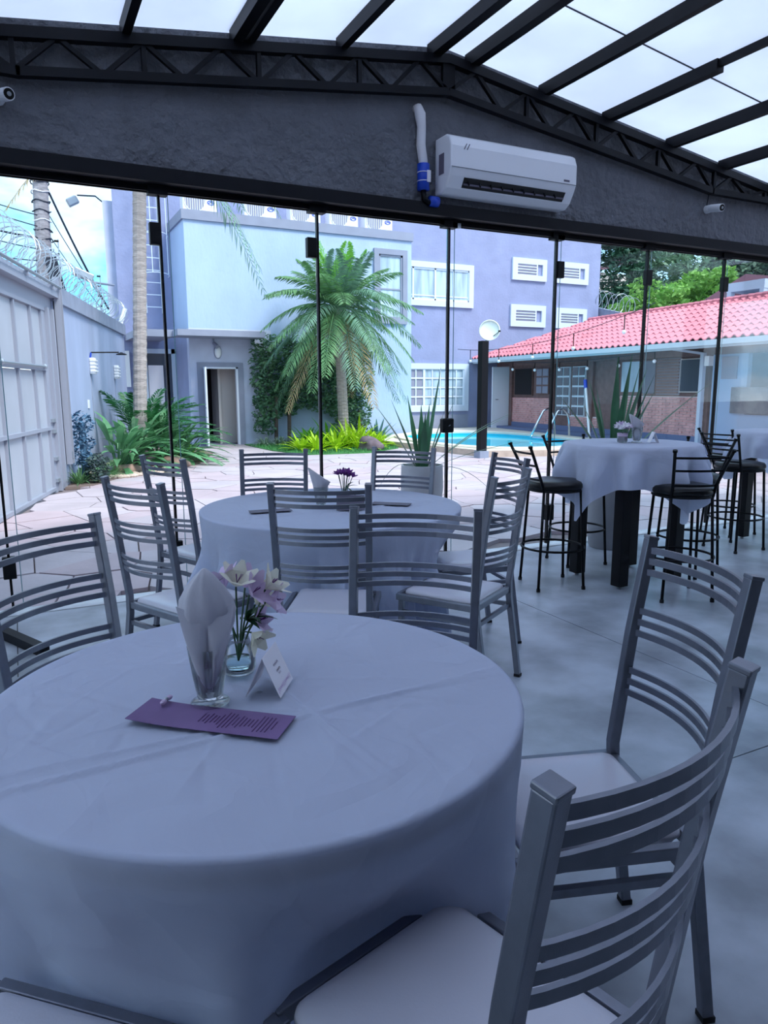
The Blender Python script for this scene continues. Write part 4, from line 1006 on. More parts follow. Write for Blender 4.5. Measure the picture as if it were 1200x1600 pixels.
ab('bar_wall', 'counter_blue', 1.30, 2.20, WV, WV+.1, .2, 2.1); ab('bar_niche', 'dark_interior', -2.5, 1.30, WV+1.2, WV+1.3, .2, 2.2); ab('notice_board', 'grey_blind', 1.55, 1.95, WV-.02, WV, 1.55, 2.0)
ab('screen', 'screen_dark', -.2, 1.62, WV-.06, WV, .86, 1.38); ab('counter', 'counter_blue', -2.3, 1.30, WV, WV+.6, .2, .84)
ab('meter_box', 'white_plastic', 2.02, 2.14, .7, .82, 1.82, 2.02)
# gutter and tiled roof
EZ, RS, RV = 2.28, .40, 2.62     # eave height, pitch, run to the ridge
ab('gutter', 'gutter', -2.6, 11.32, -.10, .03, EZ-.10, EZ+.0); ab('fascia', 'gutter', -2.6, 11.32, .03, .06, EZ-.14, EZ+.01)
rf = MB(); rf.add([ap(-2.6, -.02, EZ-.02), ap(11.3, -.02, EZ-.02), ap(8.72, RV, EZ+RV*RS-.02), ap(-2.6, RV, EZ+RV*RS-.02), ap(-2.6, 2*RV+.2, EZ-.02), ap(11.3, 2*RV+.2, EZ-.02)], [(0, 1, 2, 3), (3, 2, 5, 4), (1, 5, 2)])
roof = rf.build('roof', 'house_red', an)
tw, tl = .205, .33; cs_ = math.sqrt(1+RS*RS)
def tile_mesh():
    b = MB(); n = 8; rows = []
    for (v, lift) in ((0, .030), (tl*1.12, .0)):
        row = []
        for i in range(n+1):
            t = i/n; prof = .045*sin(pi*min(1, t/.62)) if t < .62 else -.012*sin(pi*(t-.62)/.38)
            row.append(AD*(t*tw*1.04-tw/2)+AN*(v/cs_)+Vector((0, 0, v*RS/cs_+lift+prof)))
        rows.append(row)
    vs = rows[0]+rows[1]+[p-Vector((0, 0, .022)) for p in rows[0]]
    fs = [(i, i+1, n+2+i, n+1+i) for i in range(n)]+[(2*n+2+i, 2*n+3+i, i+1, i) for i in range(n)]
    return b.add(vs, fs)
proto = None; tiles = []
nr = int(RV*cs_/tl)+1
for r_ in range(nr):
    v = r_*tl/cs_
    umax = 11.3-v*(2.58/RV)
    k = 0
    while True:
        u = -2.5+k*tw
        if u > umax-.05: break
        tiles.append((u, v)); k += 1
tiles = [t for t in tiles if t[0] > -.6]
def tpos(t): return ap(t[0], t[1], EZ+t[1]*RS)
tiles.sort(key=lambda t: (ax(t[0], t[1], 2)-Vector((0, 0, 1.4))).length)
tmb = tile_mesh(); stuff = MB()
for k, t in enumerate(tiles):
    p = tpos(t)
    if k < 290:
        if proto is None: proto = tmb.build('roof_tile', 'roof_tile', roof, smooth=False); proto.location = p
        else: share(proto, roof, p)
    else:
        stuff.add([Vector(q)+p for q in tmb.v], tmb.f)
tag(stuff.build('far_roof_tiles', 'roof_tile', roof), kind='stuff')
b = MB()
for k in range(56):
    u = -2.5+k*.2; 
    if u > 8.7: break
    b.tube([ap(u, RV, EZ+RV*RS+.03), ap(u+.24, RV, EZ+RV*RS+.045)], .07, 7)
tag(b.build('ridge_tiles', 'roof_tile', roof), kind='stuff')
# string of bulbs under and above the eave
def festoon(name, A, B, sag, nb, label, dropl=.16):
    A, B = Vector(A), Vector(B); r_ = empty(name, A); tag(r_, label, 'string lights', 'string lights by the pool house')
    P = lambda t: (B-A)*t+Vector((0, 0, -sag*4*t*(1-t)))
    MB().tube([P(i/24) for i in range(25)], .008, 5).build('cord', 'cable', r_)
    for k in range(nb):
        p = P((k+.5)/nb); s_ = MB().tube([p, p-Vector((0, 0, dropl))], .012, 6).build('lamp_holder', 'black_plastic', r_)
        MB().ball(p-Vector((0, 0, dropl+.04)), .042, 10, 8).build('bulb', 'bulb_glass', s_, smooth=True)
festoon('string_lights', ax(10.4, -.9, 2.55), ax(1.5, -1.2, 2.95), .30, 5, 'string of bulbs crossing in front of the red tiled roof', .28)
festoon('string_lights', ax(9.5, .15, 2.15), ax(2.4, .15, 2.18), .12, 6, 'string of bulbs hanging under the pool house eave')

# ---- pool on its raised deck
dk = empty('pool_deck'); tag(dk, kind='structure')
PC = Vector((10.35, 14.65, 0)); pa, pb = 1.75, 2.75; prot = -.10
def pe(th, e=0.0, z=0.0):
    x = math.copysign(abs(cos(th))**.8, cos(th))*(pa+e); y = math.copysign(abs(sin(th))**.8, sin(th))*(pb+e)
    return PC+Vector((x*cos(prot)-y*sin(prot), x*sin(prot)+y*cos(prot), z))
n = 72; inner = [pe(2*pi*k/n, .0, .13) for k in range(n)]
outer_poly = [(7.95, 15.6), (8.2, 13.7), (8.45, 12.05), (9.6, 11.62), (11.4, 11.3), (12.45, 10.6), (13.7, 19.55), (9.98, 19.55), (9.98, 17.85), (8.4, 17.4)]
def outer_at(th):   # where a ray from the pool centre leaves the deck outline
    d = pe(th)-PC; best = None
    for i in range(len(outer_poly)):
        p = Vector((*outer_poly[i], 0)); q = Vector((*outer_poly[(i+1) % len(outer_poly)], 0)); e = q-p
        den = d.x*e.y-d.y*e.x
        if abs(den) < 1e-9: continue
        t = ((p.x-PC.x)*e.y-(p.y-PC.y)*e.x)/den; s_ = ((p.x-PC.x)*d.y-(p.y-PC.y)*d.x)/den
        if t > 0 and -1e-6 <= s_ <= 1+1e-6 and (best is None or t < best): best = t
    return PC+d*best
N3 = 240
inn = [pe(2*pi*k/N3, .0) for k in range(N3)]; out = [outer_at(2*pi*k/N3) for k in range(N3)]
b = MB(); vs_ = [p+Vector((0, 0, .13)) for p in inn]+[p+Vector((0, 0, .13)) for p in out]; b.add(vs_, [(k, N3+k, N3+(k+1) % N3, (k+1) % N3) for k in range(N3)]); b.build('deck_top', 'deck_cream', dk)
b = MB(); b.add([p+Vector((0, 0, .13)) for p in out]+[p+Vector((0, 0, -.03)) for p in out], [(k, N3+k, N3+(k+1) % N3, (k+1) % N3) for k in range(N3)]); b.build('deck_edge', 'deck_edge', dk)
b = MB(); b.add([p+Vector((0, 0, .17)) for p in inn]+[pe(2*pi*k/N3, .28, .17) for k in range(N3)]+[pe(2*pi*k/N3, .28, .125) for k in range(N3)]+[p+Vector((0, 0, -.02)) for p in inn],
    [(k, N3+k, N3+(k+1) % N3, (k+1) % N3) for k in range(N3)]+[(N3+k, 2*N3+k, 2*N3+(k+1) % N3, N3+(k+1) % N3) for k in range(N3)]+[(3*N3+k, k, (k+1) % N3, 3*N3+(k+1) % N3) for k in range(N3)]); b.build('coping_rim', 'deck_cream', dk)
b = MB(); b.add([pe(2*pi*k/N3, -.004, .12) for k in range(N3)]+[pe(2*pi*k/N3, -.004, -.02) for k in range(N3)], [(k, N3+k, N3+(k+1) % N3, (k+1) % N3) for k in range(N3)]); b.build('pool_wall', 'pool_tile', dk)
b = MB(); b.add([pe(2*pi*k/n, -.01, .065) for k in range(n)], [tuple(range(n))]); o = b.build('pool_water', 'pool_water'); tag(o, 'turquoise water of the oval swimming pool before the pool house', 'pool')
# pool ladder rails
pl = empty('pool_ladder', pe(.02, .15, .17)); tag(pl, 'curved chrome pool ladder rails at the right end of the pool', 'ladder')
for off in (-.28, .28):
    MB().tube([(.35, off, 0), (.34, off, .35), (.28, off, .55), (.12, off, .68), (-.05, off, .62), (-.22, off, .35), (-.45, off, -.05)], .028, 8).build('rail', 'chrome', pl, smooth=True)
for z, x in ((-.05, -.42),): MB().tube([(x, -.28, z), (x, .28, z)], .02, 6).build('rung', 'chrome', pl)
nt_ = empty('leaf_skimmer', pe(-.25, .5, .17)); tag(nt_, 'long white pool pole with a blue clip leaning by the pool ladder', 'pole')
MB().tube([(0, 0, 0), (.25, .5, 1.35)], .03, 8).build('pole', 'white_plastic', nt_); MB().tube([(.225, .45, 1.2), (.26, .52, 1.40)], .045, 8).build('clip', 'blue_plastic', nt_)
# post with satellite dish
po = empty('antenna_post', (8.31, 12.01, 0)); tag(po, 'black square post with a concrete foot at the corner of the pool deck', 'post')
MB().mm(-.075, .075, -.075, .075, .12, 2.30).build('shaft', 'black_steel', po); MB().mm(-.11, .11, -.11, .11, -.02, .14).build('foot', 'coping', po, bevel=.01)
ds = empty('satellite_dish', (8.40, 12.05, 2.30)); tag(ds, 'round white satellite dish on top of the black post', 'satellite dish')
dd = MB(); dd.lathe([(.19, .045), (.20, .05), (.15, .022), (.08, .006), (.005, 0)], 28, cap0=False); dsh = dd.build('dish', 'dish_white', ds, smooth=True, loc=(.06, -.02, .20)); dsh.rotation_euler = (rad(80), 0, rad(-34)); dsh.modifiers.new('thick', 'SOLIDIFY').thickness = .008
MB().tube([(0, 0, 0), (.03, .02, .12), (.05, .03, .2)], .018, 6).build('bracket', 'galvanised', ds)
MB().tube([(.08, -.04, .06), (.16, -.2, .17)], .008, 5).build('feed_arm', 'cable', ds); MB().box((.165, -.21, .185), (.03, .04, .03)).build('receiver', 'black_plastic', ds)

# ================================================================== planting
def leafcloud(b, c, rad_, n, size, rnd, shell=.75, flat=0.0):
    c = Vector(c)
    for _ in range(n):
        while True:
            d = Vector((rnd.uniform(-1, 1), rnd.uniform(-1, 1), rnd.uniform(-1, 1)))
            if .05 < d.length < 1: break
        d = d.normalized()*(shell+(1-shell)*rnd.random()**.5)
        p = c+Vector((d.x*rad_[0], d.y*rad_[1], d.z*rad_[2]))
        a = Vector((rnd.uniform(-1, 1), rnd.uniform(-1, 1), rnd.uniform(-.6, .6))).normalized(); e = a.cross(Vector((rnd.uniform(-1, 1), rnd.uniform(-1, 1), rnd.uniform(.2, 1)))).normalized()
        s_ = size*rnd.uniform(.6, 1.3)
        b.add([p-a*s_, p+e*s_*.45, p+a*s_, p-e*s_*.45], [(0, 1, 2, 3)])
rnd = random.Random(21)
# climbing hedge on the pale block
hg = empty('clipped_hedge', (6.8, 17.6, 0)); tag(hg, 'dark green clipped climbing hedge covering the pale block wall behind the palm', 'hedge')
b = MB()
for x in range(0, 15):
    for z in range(0, 13):
        xx = 5.45+x*.21+rnd.uniform(-.05, .05); zz = .42+z*.195+rnd.uniform(-.05, .05)
        if zz > 2.72-.12*abs(sin(xx*2.1)) or (xx > 7.5 and zz > 2.55) or (zz < .75 and 5.7 < xx < 7.55) or (zz < .95 and 6.35 < xx < 7.3): continue
        leafcloud(b, (xx-6.8, .02+.08*sin(xx*3+zz*2.3), zz), (.19, .22, .18), 62, .062, rnd, .5)
b.build('foliage', 'hedge', hg)
for x, tp in ((5.85, 1.2), (8.2, .8), (6.2, 1.0)): MB().tube([(x-6.8, -.02, -.02), (x-6.8+.05, .05, tp)], .05, 7).build('stem', 'bark', hg)
# lawn patch, pebble bed
lw = empty('lawn_patch', (6.8, 15.4, 0)); tag(lw, 'small green lawn patch round the bromeliads', 'lawn', kind='stuff')
poly = [(-1.75, 1.0), (-1.7, .2), (-1.35, -1.15), (.0, -1.35), (1.1, -.6), (1.5, .6), (2.2, 2.2), (-1.75, 2.3)]
MB().prism(poly, -.03, .02).build('turf', 'grass', lw)
b = MB()
for _ in range(5200):
    x, y = rnd.uniform(-1.75, 1.9), rnd.uniform(-1.35, 1.6)
    inside = False; j = len(poly)-1
    for i in range(len(poly)):
        if (poly[i][1] > y) != (poly[j][1] > y) and x < (poly[j][0]-poly[i][0])*(y-poly[i][1])/(poly[j][1]-poly[i][1])+poly[i][0]: inside = not inside
        j = i
    if inside: a = rnd.uniform(0, 6.28); b.add([(x, y, .015), (x+.02*cos(a), y+.02*sin(a), .015), (x+rnd.uniform(-.04, .04), y+rnd.uniform(-.04, .04), rnd.uniform(.05, .11))], [(0, 1, 2)])
tag(b.build('blades', 'grass', lw), kind='stuff')
def clump(name, loc, mat, n, L, w_, droop, label, cat, group=None, el=(.4, 1.3), parts=False, nseg=5, stemname='leaf'):
    r_ = empty(name, loc); tag(r_, label, cat, group); b = MB()
    for k in range(n):
        a = k*2.39996+rnd.uniform(-.3, .3); e = el[0]+(el[1]-el[0])*((k+.5)/n); l_ = L*rnd.uniform(.75, 1.1)
        d = (cos(a)*cos(e), sin(a)*cos(e), sin(e))
        if parts: b = MB()
        b.blade((.04*cos(a), .04*sin(a), 0), d, l_, w_, droop*rnd.uniform(.6, 1.2), nseg, .3)
        if parts: b.build('leaf', mat, r_, smooth=True)
    if not parts: b.build('leaves', mat, r_)
    return r_
spots = [(5.65, 15.25, .42, 'plant_lime', 'lime green bromeliad, leftmost of the low clumps on the lawn'), (5.95, 15.0, .5, 'plant_lime', 'lime green bromeliad just left of the glass seal, front of the bed'), (6.15, 15.7, .62, 'plant_mid', 'mid green bromeliad behind the lime clumps at the left of the bed'), (6.45, 15.1, .58, 'plant_lime', 'bright lime bromeliad in the front middle of the bed'), (6.6, 15.9, .78, 'plant_mid', 'large mid green bromeliad behind, left of the palm trunk'), (6.95, 15.5, .72, 'plant_lime', 'large lime bromeliad before the palm trunk'), (7.0, 15.0, .55, 'plant_lime', 'lime bromeliad low in the front right of the bed'), (7.35, 15.8, .75, 'plant_lime', 'yellow green bromeliad right of the palm trunk'), (7.35, 15.2, .55, 'plant_lime', 'lime bromeliad beside the purple rock'), (7.7, 15.5, .5, 'plant_lime', 'small lime bromeliad behind the purple rock'), (6.2, 16.3, .6, 'plant_mid', 'mid green bromeliad at the rear of the bed by the hedge')]
for x, y, L, mt, lb_ in spots: clump('bromeliad', (x, y, .01), mt, 30, L*1.45, .085, .42, lb_, 'plant', 'bromeliads in the lawn bed', (.25, 1.35))
clump('agave', (8.3, 16.75, .0), 'plant_blue', 34, .72, .10, .12, 'blue green agave at the right end of the planting bed by the wall', 'plant', None, (.1, 1.45))
for k, (x, y) in enumerate(((5.35, 17.0), (5.75, 16.95), (6.15, 17.0), (6.6, 17.0))):
    clump('liriope', (x, y, 0), 'liriope', 80, .55, .028, .75, ['pale striped grass clump at the foot of the hedge, nearest the doorway', 'pale striped grass clump at the foot of the hedge, second from the doorway', 'pale striped grass clump at the foot of the hedge, third from the doorway', 'pale striped grass clump at the foot of the hedge, behind the bromeliads'][k], 'plant', 'striped grass clumps under the hedge', (.5, 1.45))
def rock(loc, s_, mt, lb_, seed, rz=0):
    r0 = random.Random(seed); b = MB(); b.ball((0, 0, 0), 1, 14, 9)
    b.v = [tuple(Vector(v)*(1+.16*sin(3.1*v[0]+seed)+.14*sin(4.3*v[1]+2*seed)+.1*sin(5*v[2]+v[0]*3)+r0.uniform(-.05, .05))) for v in b.v]
    b.v = [(x*s_[0], y*s_[1], max(-.5, z)*s_[2]) for x, y, z in b.v]
    o = b.build('rock', mt, None, smooth=True, loc=(loc[0], loc[1], s_[2]*.42), rz=rz); tag(o, lb_, 'rock', 'rocks in the beds'); return o
rock((7.15, 14.62), (.30, .22, .22), 'rock', 'purple grey rock at the front of the bromeliad bed', 3)
rock((1.42, 12.55), (.36, .15, .13), 'rock_brown', 'long brown rock at the edge of the pebble bed', 5, .1)
rock((1.95, 13.35), (.26, .2, .22), 'rock', 'dark rounded rock under the palm in the left bed', 6)
rock((2.45, 13.3), (.34, .2, .14), 'rock_brown', 'flat brown rock right of the palm in the left bed', 8)
pbed = empty('pebble_bed', (1.7, 13.2, 0)); tag(pbed, 'bed of pale pebbles under the plants by the left wall', 'pebbles', kind='stuff')
bedp = [gw(2.75, .0), gw(2.9, .35), Vector((1.35, 12.0, 0)), Vector((2.2, 12.6, 0)), Vector((3.0, 13.6, 0)), Vector((3.75, 15.6, 0)), Vector((3.8, 17.8, 0)), gw(9.6, .0)]
MB().prism([(p.x-1.7, p.y-13.2) for p in bedp], -.03, .012).build('soil', 'soil', pbed)
b = MB()
for _ in range(1500):
    s_ = rnd.uniform(2.8, 6.5); nn_ = rnd.uniform(.05, 1.2+.0*s_); p = gw(s_, nn_)-Vector((1.7, 13.2, 0))
    if p.y+13.2 < 11.55+(p.x+1.7)*.45-.2: continue
    b.ball((p.x, p.y, .02), rnd.uniform(.025, .06), 5, 4, (1, rnd.uniform(.7, 1), .6))
tag(b.build('pebbles', 'pebble', pbed), kind='stuff')

def palm(name, loc, H_, r0, r1, lean, label, fr, crown_mats):
    r_ = empty(name, loc); tag(r_, label, 'palm'); n_ = 40; b = MB(); rings = []
    P = lambda t: Vector((lean[0]*t, lean[1]*t, H_*t))
    for i in range(n_*2+1):
        t = i/(n_*2); rr = (r0+(r1-r0)*t)*(1.035 if i % 2 else .97)
        rings.append([P(t)+Vector((rr*cos(2*pi*j/12), rr*sin(2*pi*j/12), 0)) for j in range(12)])
    b.loft(rings); b.build('trunk', 'palm_bark', r_)
    for (az, el, L, dr, nl, ll, mt) in fr:
        b = MB(); yr = loc[1]+L*cos(el)*sin(az)*1.05+.25
        if yr > 17.8 and H_ < 4: L *= max(.35, (17.55-loc[1])/(yr-loc[1]))
        b.frond(P(1), az, el, L, dr, nl, ll, .022, hang=.45, rr=.02); b.build('frond', mt, r_)
    return r_
# courtyard palm: dense crown low over the bed
fr = []
for k in range(60):
    a = k*2.39996; u = k/59; el = 1.38-1.95*u; L = 1.75+.5*sin(pi*min(1, u*1.3)); dr = .18+.62*min(1, u*1.25)-.25*max(0, u-.7)
    fr.append((a, el, L*rnd.uniform(.88, 1.08), dr*rnd.uniform(.85, 1.15), 46, .50, 'frond_fresh' if u < .09 else ('frond_blue' if rnd.random() < .5 else 'frond_green') if u < .95 else 'frond_dry'))
palm('courtyard_palm', (7.12, 16.15, 0), 3.25, .13, .115, (-.12, .0), 'feathery green palm with a full drooping crown before the hedge', fr, None)
# tall palm by the gate: ringed trunk, crown above the header beam
fr = []
for az, el, L, dr in ((2.9, .3, 2.6, .55), (3.4, -.1, 2.3, .7), (.15, -.15, 2.35, 1.05), (.5, .35, 2.6, .75), (5.6, -.2, 2.2, 1.0), (1.2, .4, 2.7, .6), (2.2, .5, 2.6, .6), (4.2, .2, 2.5, .7), (5.0, .5, 2.6, .6), (.0, .8, 2.6, .5), (3.1, .9, 2.6, .5), (6.0, .3, 2.5, .9)):
    fr.append((az, el, L, dr, 42, .5, 'frond_blue' if rnd.random() < .6 else 'frond_dry'))
palm('tall_palm', (1.98, 13.95, 0), 6.1, .125, .115, (.36, .1), 'tall slender palm trunk with ringed bark rising past the header at the left', fr, None)

# ---- plants at the left wall
cy = empty('cycad', (2.15, 14.6, 0)); tag(cy, 'dark green cycad with a rosette of stiff feathered fronds behind the tall palm', 'plant')
for k in range(30):
    a = k*2.39996; el = .35+1.0*(k/30); b = MB()
    q_ = Vector((2.15, 14.6, 0))+Vector((cos(a), sin(a), 0))*cos(el)*1.6
    if (q_-G0).dot(GN) < .1: v_ = Vector((cos(a), sin(a), 0)); v_ -= GN*(2*v_.dot(GN)); a = math.atan2(v_.y, v_.x)
    if True: pass; b.frond((.05*cos(a), .05*sin(a), .35), a, el, 1.8*rnd.uniform(.85, 1.1), .40, 34, .34, .016, .2, .2, .012); b.build('frond', 'cycad', cy)
MB().lathe([(.16, -.02), (.18, .2), (.13, .40)], 14).build('trunk', 'bark', cy)
def offwall(loc, d, L):
    """turn a leaf that would run into the boundary wall back into the yard"""
    d = Vector(d); p = Vector((loc[0], loc[1], 0))+d*L
    if (p-G0).dot(GN) < .08: d = d-GN*(2*d.dot(GN))
    return d
def bigleaf(b, base, d, L, w_):
    """lobed long leaf on a stalk"""
    base = Vector(base); d = Vector(d).normalized(); mid = base+d*L*.45
    b.tube([base, mid], .012, 4)
    b.blade(mid, (d+Vector((0, 0, -.25))).normalized(), L*.62, w_, .35, 6, .2)
ph = []
for k, (x, y, n_, L) in enumerate(((1.48, 13.0, 46, 1.2), (1.78, 13.5, 46, 1.3), (2.35, 13.9, 46, 1.3), (2.75, 14.2, 40, 1.15))):
    r_ = empty('philodendron', (x, y, 0)); tag(r_, ['leafy philodendron at the left of the bed, nearest the wall', 'leafy philodendron just left of the tall palm trunk', 'leafy philodendron just right of the tall palm trunk', 'leafy philodendron at the right end of the left bed'][k], 'plant', 'philodendrons in the left bed')
    for q in range(n_):
        a = q*2.39996; el = .15+1.1*(q/n_); b = MB(); bigleaf(b, (.03*cos(a), .03*sin(a), .02), offwall((x, y), (cos(a)*cos(el), sin(a)*cos(el), sin(el)), L), L*rnd.uniform(.7, 1.1), .13); b.build('leaf', 'plant_green', r_)
for k, (x, y) in enumerate(((2.9, 14.9), (3.15, 15.4))): clump('lily_plant', (x, y, 0), 'plant_mid', 24, .6, .09, .5, ['bright green strap plant at the right front of the left bed', 'bright green strap plant by the porch corner'][k], 'plant', 'strap plants by the porch', (.3, 1.3))
ct = empty('blue_cactus', tuple(gw(3.35, .17))); tag(ct, 'blue green bushy column plant against the left wall beside the gate', 'plant')
b = MB()
for k in range(9): leafcloud(b, (.05*sin(k*2), .05*cos(k*3), .25+.09*k), (.13, .13, .12), 90, .035, rnd, .6)
b.build('foliage', 'cactus_blue', ct); MB().tube([(0, 0, -.02), (0, 0, .9)], .05, 8).build('stem', 'cactus_blue', ct)
bs = empty('dark_bush', tuple(gw(3.25, .38))); tag(bs, 'small dark twiggy bush at the foot of the left wall', 'bush')
b = MB(); leafcloud(b, (0, 0, .22), (.2, .2, .24), 420, .04, rnd, .3); b.build('foliage', 'bush_dark', bs); MB().tube([(0, 0, -.02), (0, 0, .2)], .02, 6).build('stem', 'bark', bs)
for k, (s_, nn_) in enumerate(((3.6, .35), (4.0, .45), (4.5, .4), (3.15, .12))):
    p = gw(s_, nn_); clump('grass_tuft', tuple(p), 'grass_tuft', 70, .45, .02, .5, ['fine green grass tuft beside the dark bush', 'fine green grass tuft at the middle of the wall foot', 'fine green grass tuft under the philodendron', 'small grass tuft right at the gate channel'][k], 'plant', 'grass tufts along the wall', (.5, 1.45))

# ---- potted flax by the glass
def flax(name, loc, label, plabel_unused, R_, H_, specs, top_r):
    r_ = empty(name, loc); tag(r_, label, 'potted plant', 'grey pots of flax by the glass')
    MB().lathe([(R_*.80, 0), (R_*.86, .02), (R_, H_*.6), (R_*.97, H_), (R_*.88, H_), (R_*.86, H_-.05), (.005, H_-.05)], 36).build('pot', 'pot_grey', r_, smooth=False, auto=40)
    MB().lathe([(R_*.86, H_-.06), (R_*.5, H_-.03), (.004, H_-.02)], 20).build('soil', 'soil', r_)
    for az, el, L, w_, dr in specs:
        b = MB(); b.blade((.05*cos(az), .05*sin(az), H_-.06), (cos(az)*cos(el), sin(az)*cos(el), sin(el)), L, w_, dr, 9, .35, tipw=.03); b.build('leaf', 'flax', r_, smooth=True)
    return r_
cr_ = -YAW  # image-right direction lies along this azimuth
sp1 = [(cr_+pi, 1.05, .82, .075, .10), (cr_+pi+.25, 1.22, .72, .065, .05), (cr_+2.4, 1.38, .70, .07, .02), (cr_+.4, 1.42, .95, .07, .02), (cr_, 1.30, .62, .06, .05), (cr_-.4, 1.2, .70, .055, .05), (cr_+1.6, 1.45, .60, .07, .02), (cr_+.1, .75, 1.15, .028, .22), (cr_-.2, .45, 1.1, .028, .18), (cr_+pi-.4, .7, .55, .025, 1.1), (cr_+.2, .35, .75, .028, .75), (cr_+1.2, 1.3, .65, .06, .05), (cr_-1.5, 1.25, .6, .06, .08), (cr_+.6, .55, 1.3, .02, .15)]
sp1 = [(a_, e_, l_*1.16, w_*1.2, d_) for a_, e_, l_, w_, d_ in sp1]
flax('potted_flax', (3.76, 6.52, 0), 'grey pot of spiky flax standing outside the glass before the pool', '', .225, .60, sp1, 0)
sp2 = [(cr_+pi, 1.02, .85, .07, .12), (cr_+pi+.3, 1.3, .8, .07, .04), (cr_+1.2, 1.47, .95, .075, .0), (cr_, 1.40, .92, .075, .02), (cr_+.3, 1.28, .9, .07, .03), (cr_-.6, 1.25, .85, .07, .03), (cr_, .82, 1.15, .045, .10), (cr_+2.5, 1.4, .7, .07, .02), (cr_-1.4, 1.4, .75, .07, .02), (cr_+.1, 1.15, .75, .07, .05), (cr_+.7, 1.38, .98, .07, .0), (cr_+pi-.5, 1.2, .6, .06, .06)]
flax('potted_flax', (4.60, 4.66, 0), 'tall grey pot of spiky flax inside the glass behind the middle high table', '', .20, .78, sp2, 0)

# ================================================================== beyond the walls
def tree(name, loc, H_, crown, mat, n, size, label):
    r_ = empty(name, loc); tag(r_, label, 'tree', 'trees beyond the pool house')
    MB().tube([(0, 0, -.3), (.1, 0, H_*.35), (.0, .1, H_*.6)], [.3, .22, .12], 8).build('trunk', 'bark', r_)
    b = MB()
    for cx, cy, cz, r in crown:
        for _ in range(6):
            ox, oy, oz = rnd.uniform(-.75, .75)*r, rnd.uniform(-.6, .6)*r, rnd.uniform(-.6, .6)*r; s_ = r*rnd.uniform(.38, .62)
            leafcloud(b, (cx+ox, cy+oy, cz+oz), (s_*1.15, s_, s_*.72), n//5, size, rnd, .45)
    b.build('crown', mat, r_)
def tp(px, py, D):
    v = fw+r2*((px-600)/F_PX)-u2*((py-800)/F_PX); return Vector((0, 0, CAM_H))+v*D
p = tp(965, 420, 44); tree('conifer', (p.x, p.y, 0), 11, [(0, 0, 11, 2.0), (-.6, .3, 9.5, 2.2), (.7, 0, 8.5, 2.0), (-.8, 0, 7.4, 2.0), (0, .5, 6.4, 2.2), (.5, 0, 12.3, 1.6), (-.4, 0, 5.0, 2.2)], 'tree_dark', 900, .20, 'dark green tree right beside the lavender building corner')
p = tp(1085, 420, 50); tree('broadleaf_tree', (p.x, p.y, 0), 12, [(-2.5, 0, 10.5, 2.4), (0, 1, 11.8, 2.8), (2.5, 0, 11, 2.6), (4.6, 1, 11.5, 2.4), (-1, 0, 8.8, 2.6), (1.8, 0, 9, 2.6), (4.6, 0, 9.2, 2.4), (-3.6, 0, 8.6, 1.8), (0, 1, 13.5, 2)], 'tree_mid', 900, .22, 'grey green leafy tree behind, in the middle of the tree line')
p = tp(1070, 455, 36); tree('lime_tree', (p.x, p.y, 0), 8, [(-1.6, 0, 5.4, 1.4), (0, 0, 6.2, 1.6), (1.5, 0, 6.5, 1.5), (2.6, 0, 5.8, 1.4), (.6, 0, 5.2, 1.6), (-2.4, 0, 4.8, 1.1), (2.0, 0, 5, 1.4)], 'tree_lime', 900, .17, 'bright lime green tree in front, above the red tiled roof')
p = tp(985, 455, 40); tree('lime_tree', (p.x, p.y, 0), 8, [(-.6, 0, 5.2, 1.2), (.5, 0, 5.9, 1.2), (.2, 0, 4.4, 1.4), (.9, 0, 5.0, 1.2)], 'tree_lime', 700, .17, 'light green tree between the dark tree and the glass seal')
p = tp(1185, 415, 52); tree('broadleaf_tree', (p.x, p.y, 0), 13, [(-1.5, 0, 11.5, 2.5), (1, 0, 12.5, 2.6), (3.2, 0, 11.5, 2.6), (0, 0, 9.5, 2.6), (3, 0, 9, 2.4), (1, 0, 14, 2.2)], 'tree_dark', 900, .24, 'dark leafy tree at the right edge behind the chimney')
p = tp(985, 395, 62); hs = empty('hillside_house', (p.x, p.y, 0)); tag(hs, 'pale house with a sloping roof half hidden among the trees', 'house')
MB().mm(-4, 4, 0, 6, 0, 11).build('wall', 'house_cream', hs); MB().add([(-4.6, -.6, 10.8), (4.6, -.6, 13.2), (4.6, 6.5, 13.2), (-4.6, 6.5, 10.8), (-4.6, -.6, 11.1), (4.6, -.6, 13.5), (4.6, 6.5, 13.5), (-4.6, 6.5, 11.1)], [(0, 3, 2, 1), (4, 5, 6, 7), (0, 1, 5, 4), (1, 2, 6, 5), (2, 3, 7, 6), (3, 0, 4, 7)]).build('roof', 'house_red', hs)
for x in (-2, 1): MB().mm(x, x+1.6, -.05, .02, 8.6, 10).build('window', 'dark_pane', hs)
# side wall with razor wire right of the lavender building
q0, q1 = Vector((18.5, 20.6, 0)), Vector((18.65, 18.2, 0))
b = MB(); d_ = (q1-q0).normalized(); n_ = Vector((-d_.y, d_.x, 0))*.1
b.hexa([q0-n_, q1-n_, q1+n_, q0+n_, q0-n_+Vector((0, 0, 4.35)), q1-n_+Vector((0, 0, 3.75)), q1+n_+Vector((0, 0, 3.75)), q0+n_+Vector((0, 0, 4.35))]); tag(b.build('wall_neighbour', 'grey_trim'), kind='structure')
razor('razor_wire', q0+Vector((0, 0, 4.30)), q1+Vector((0, 0, 3.70)), 0, .32, .26, 'coil of razor wire on the wall right of the lavender building', .010)
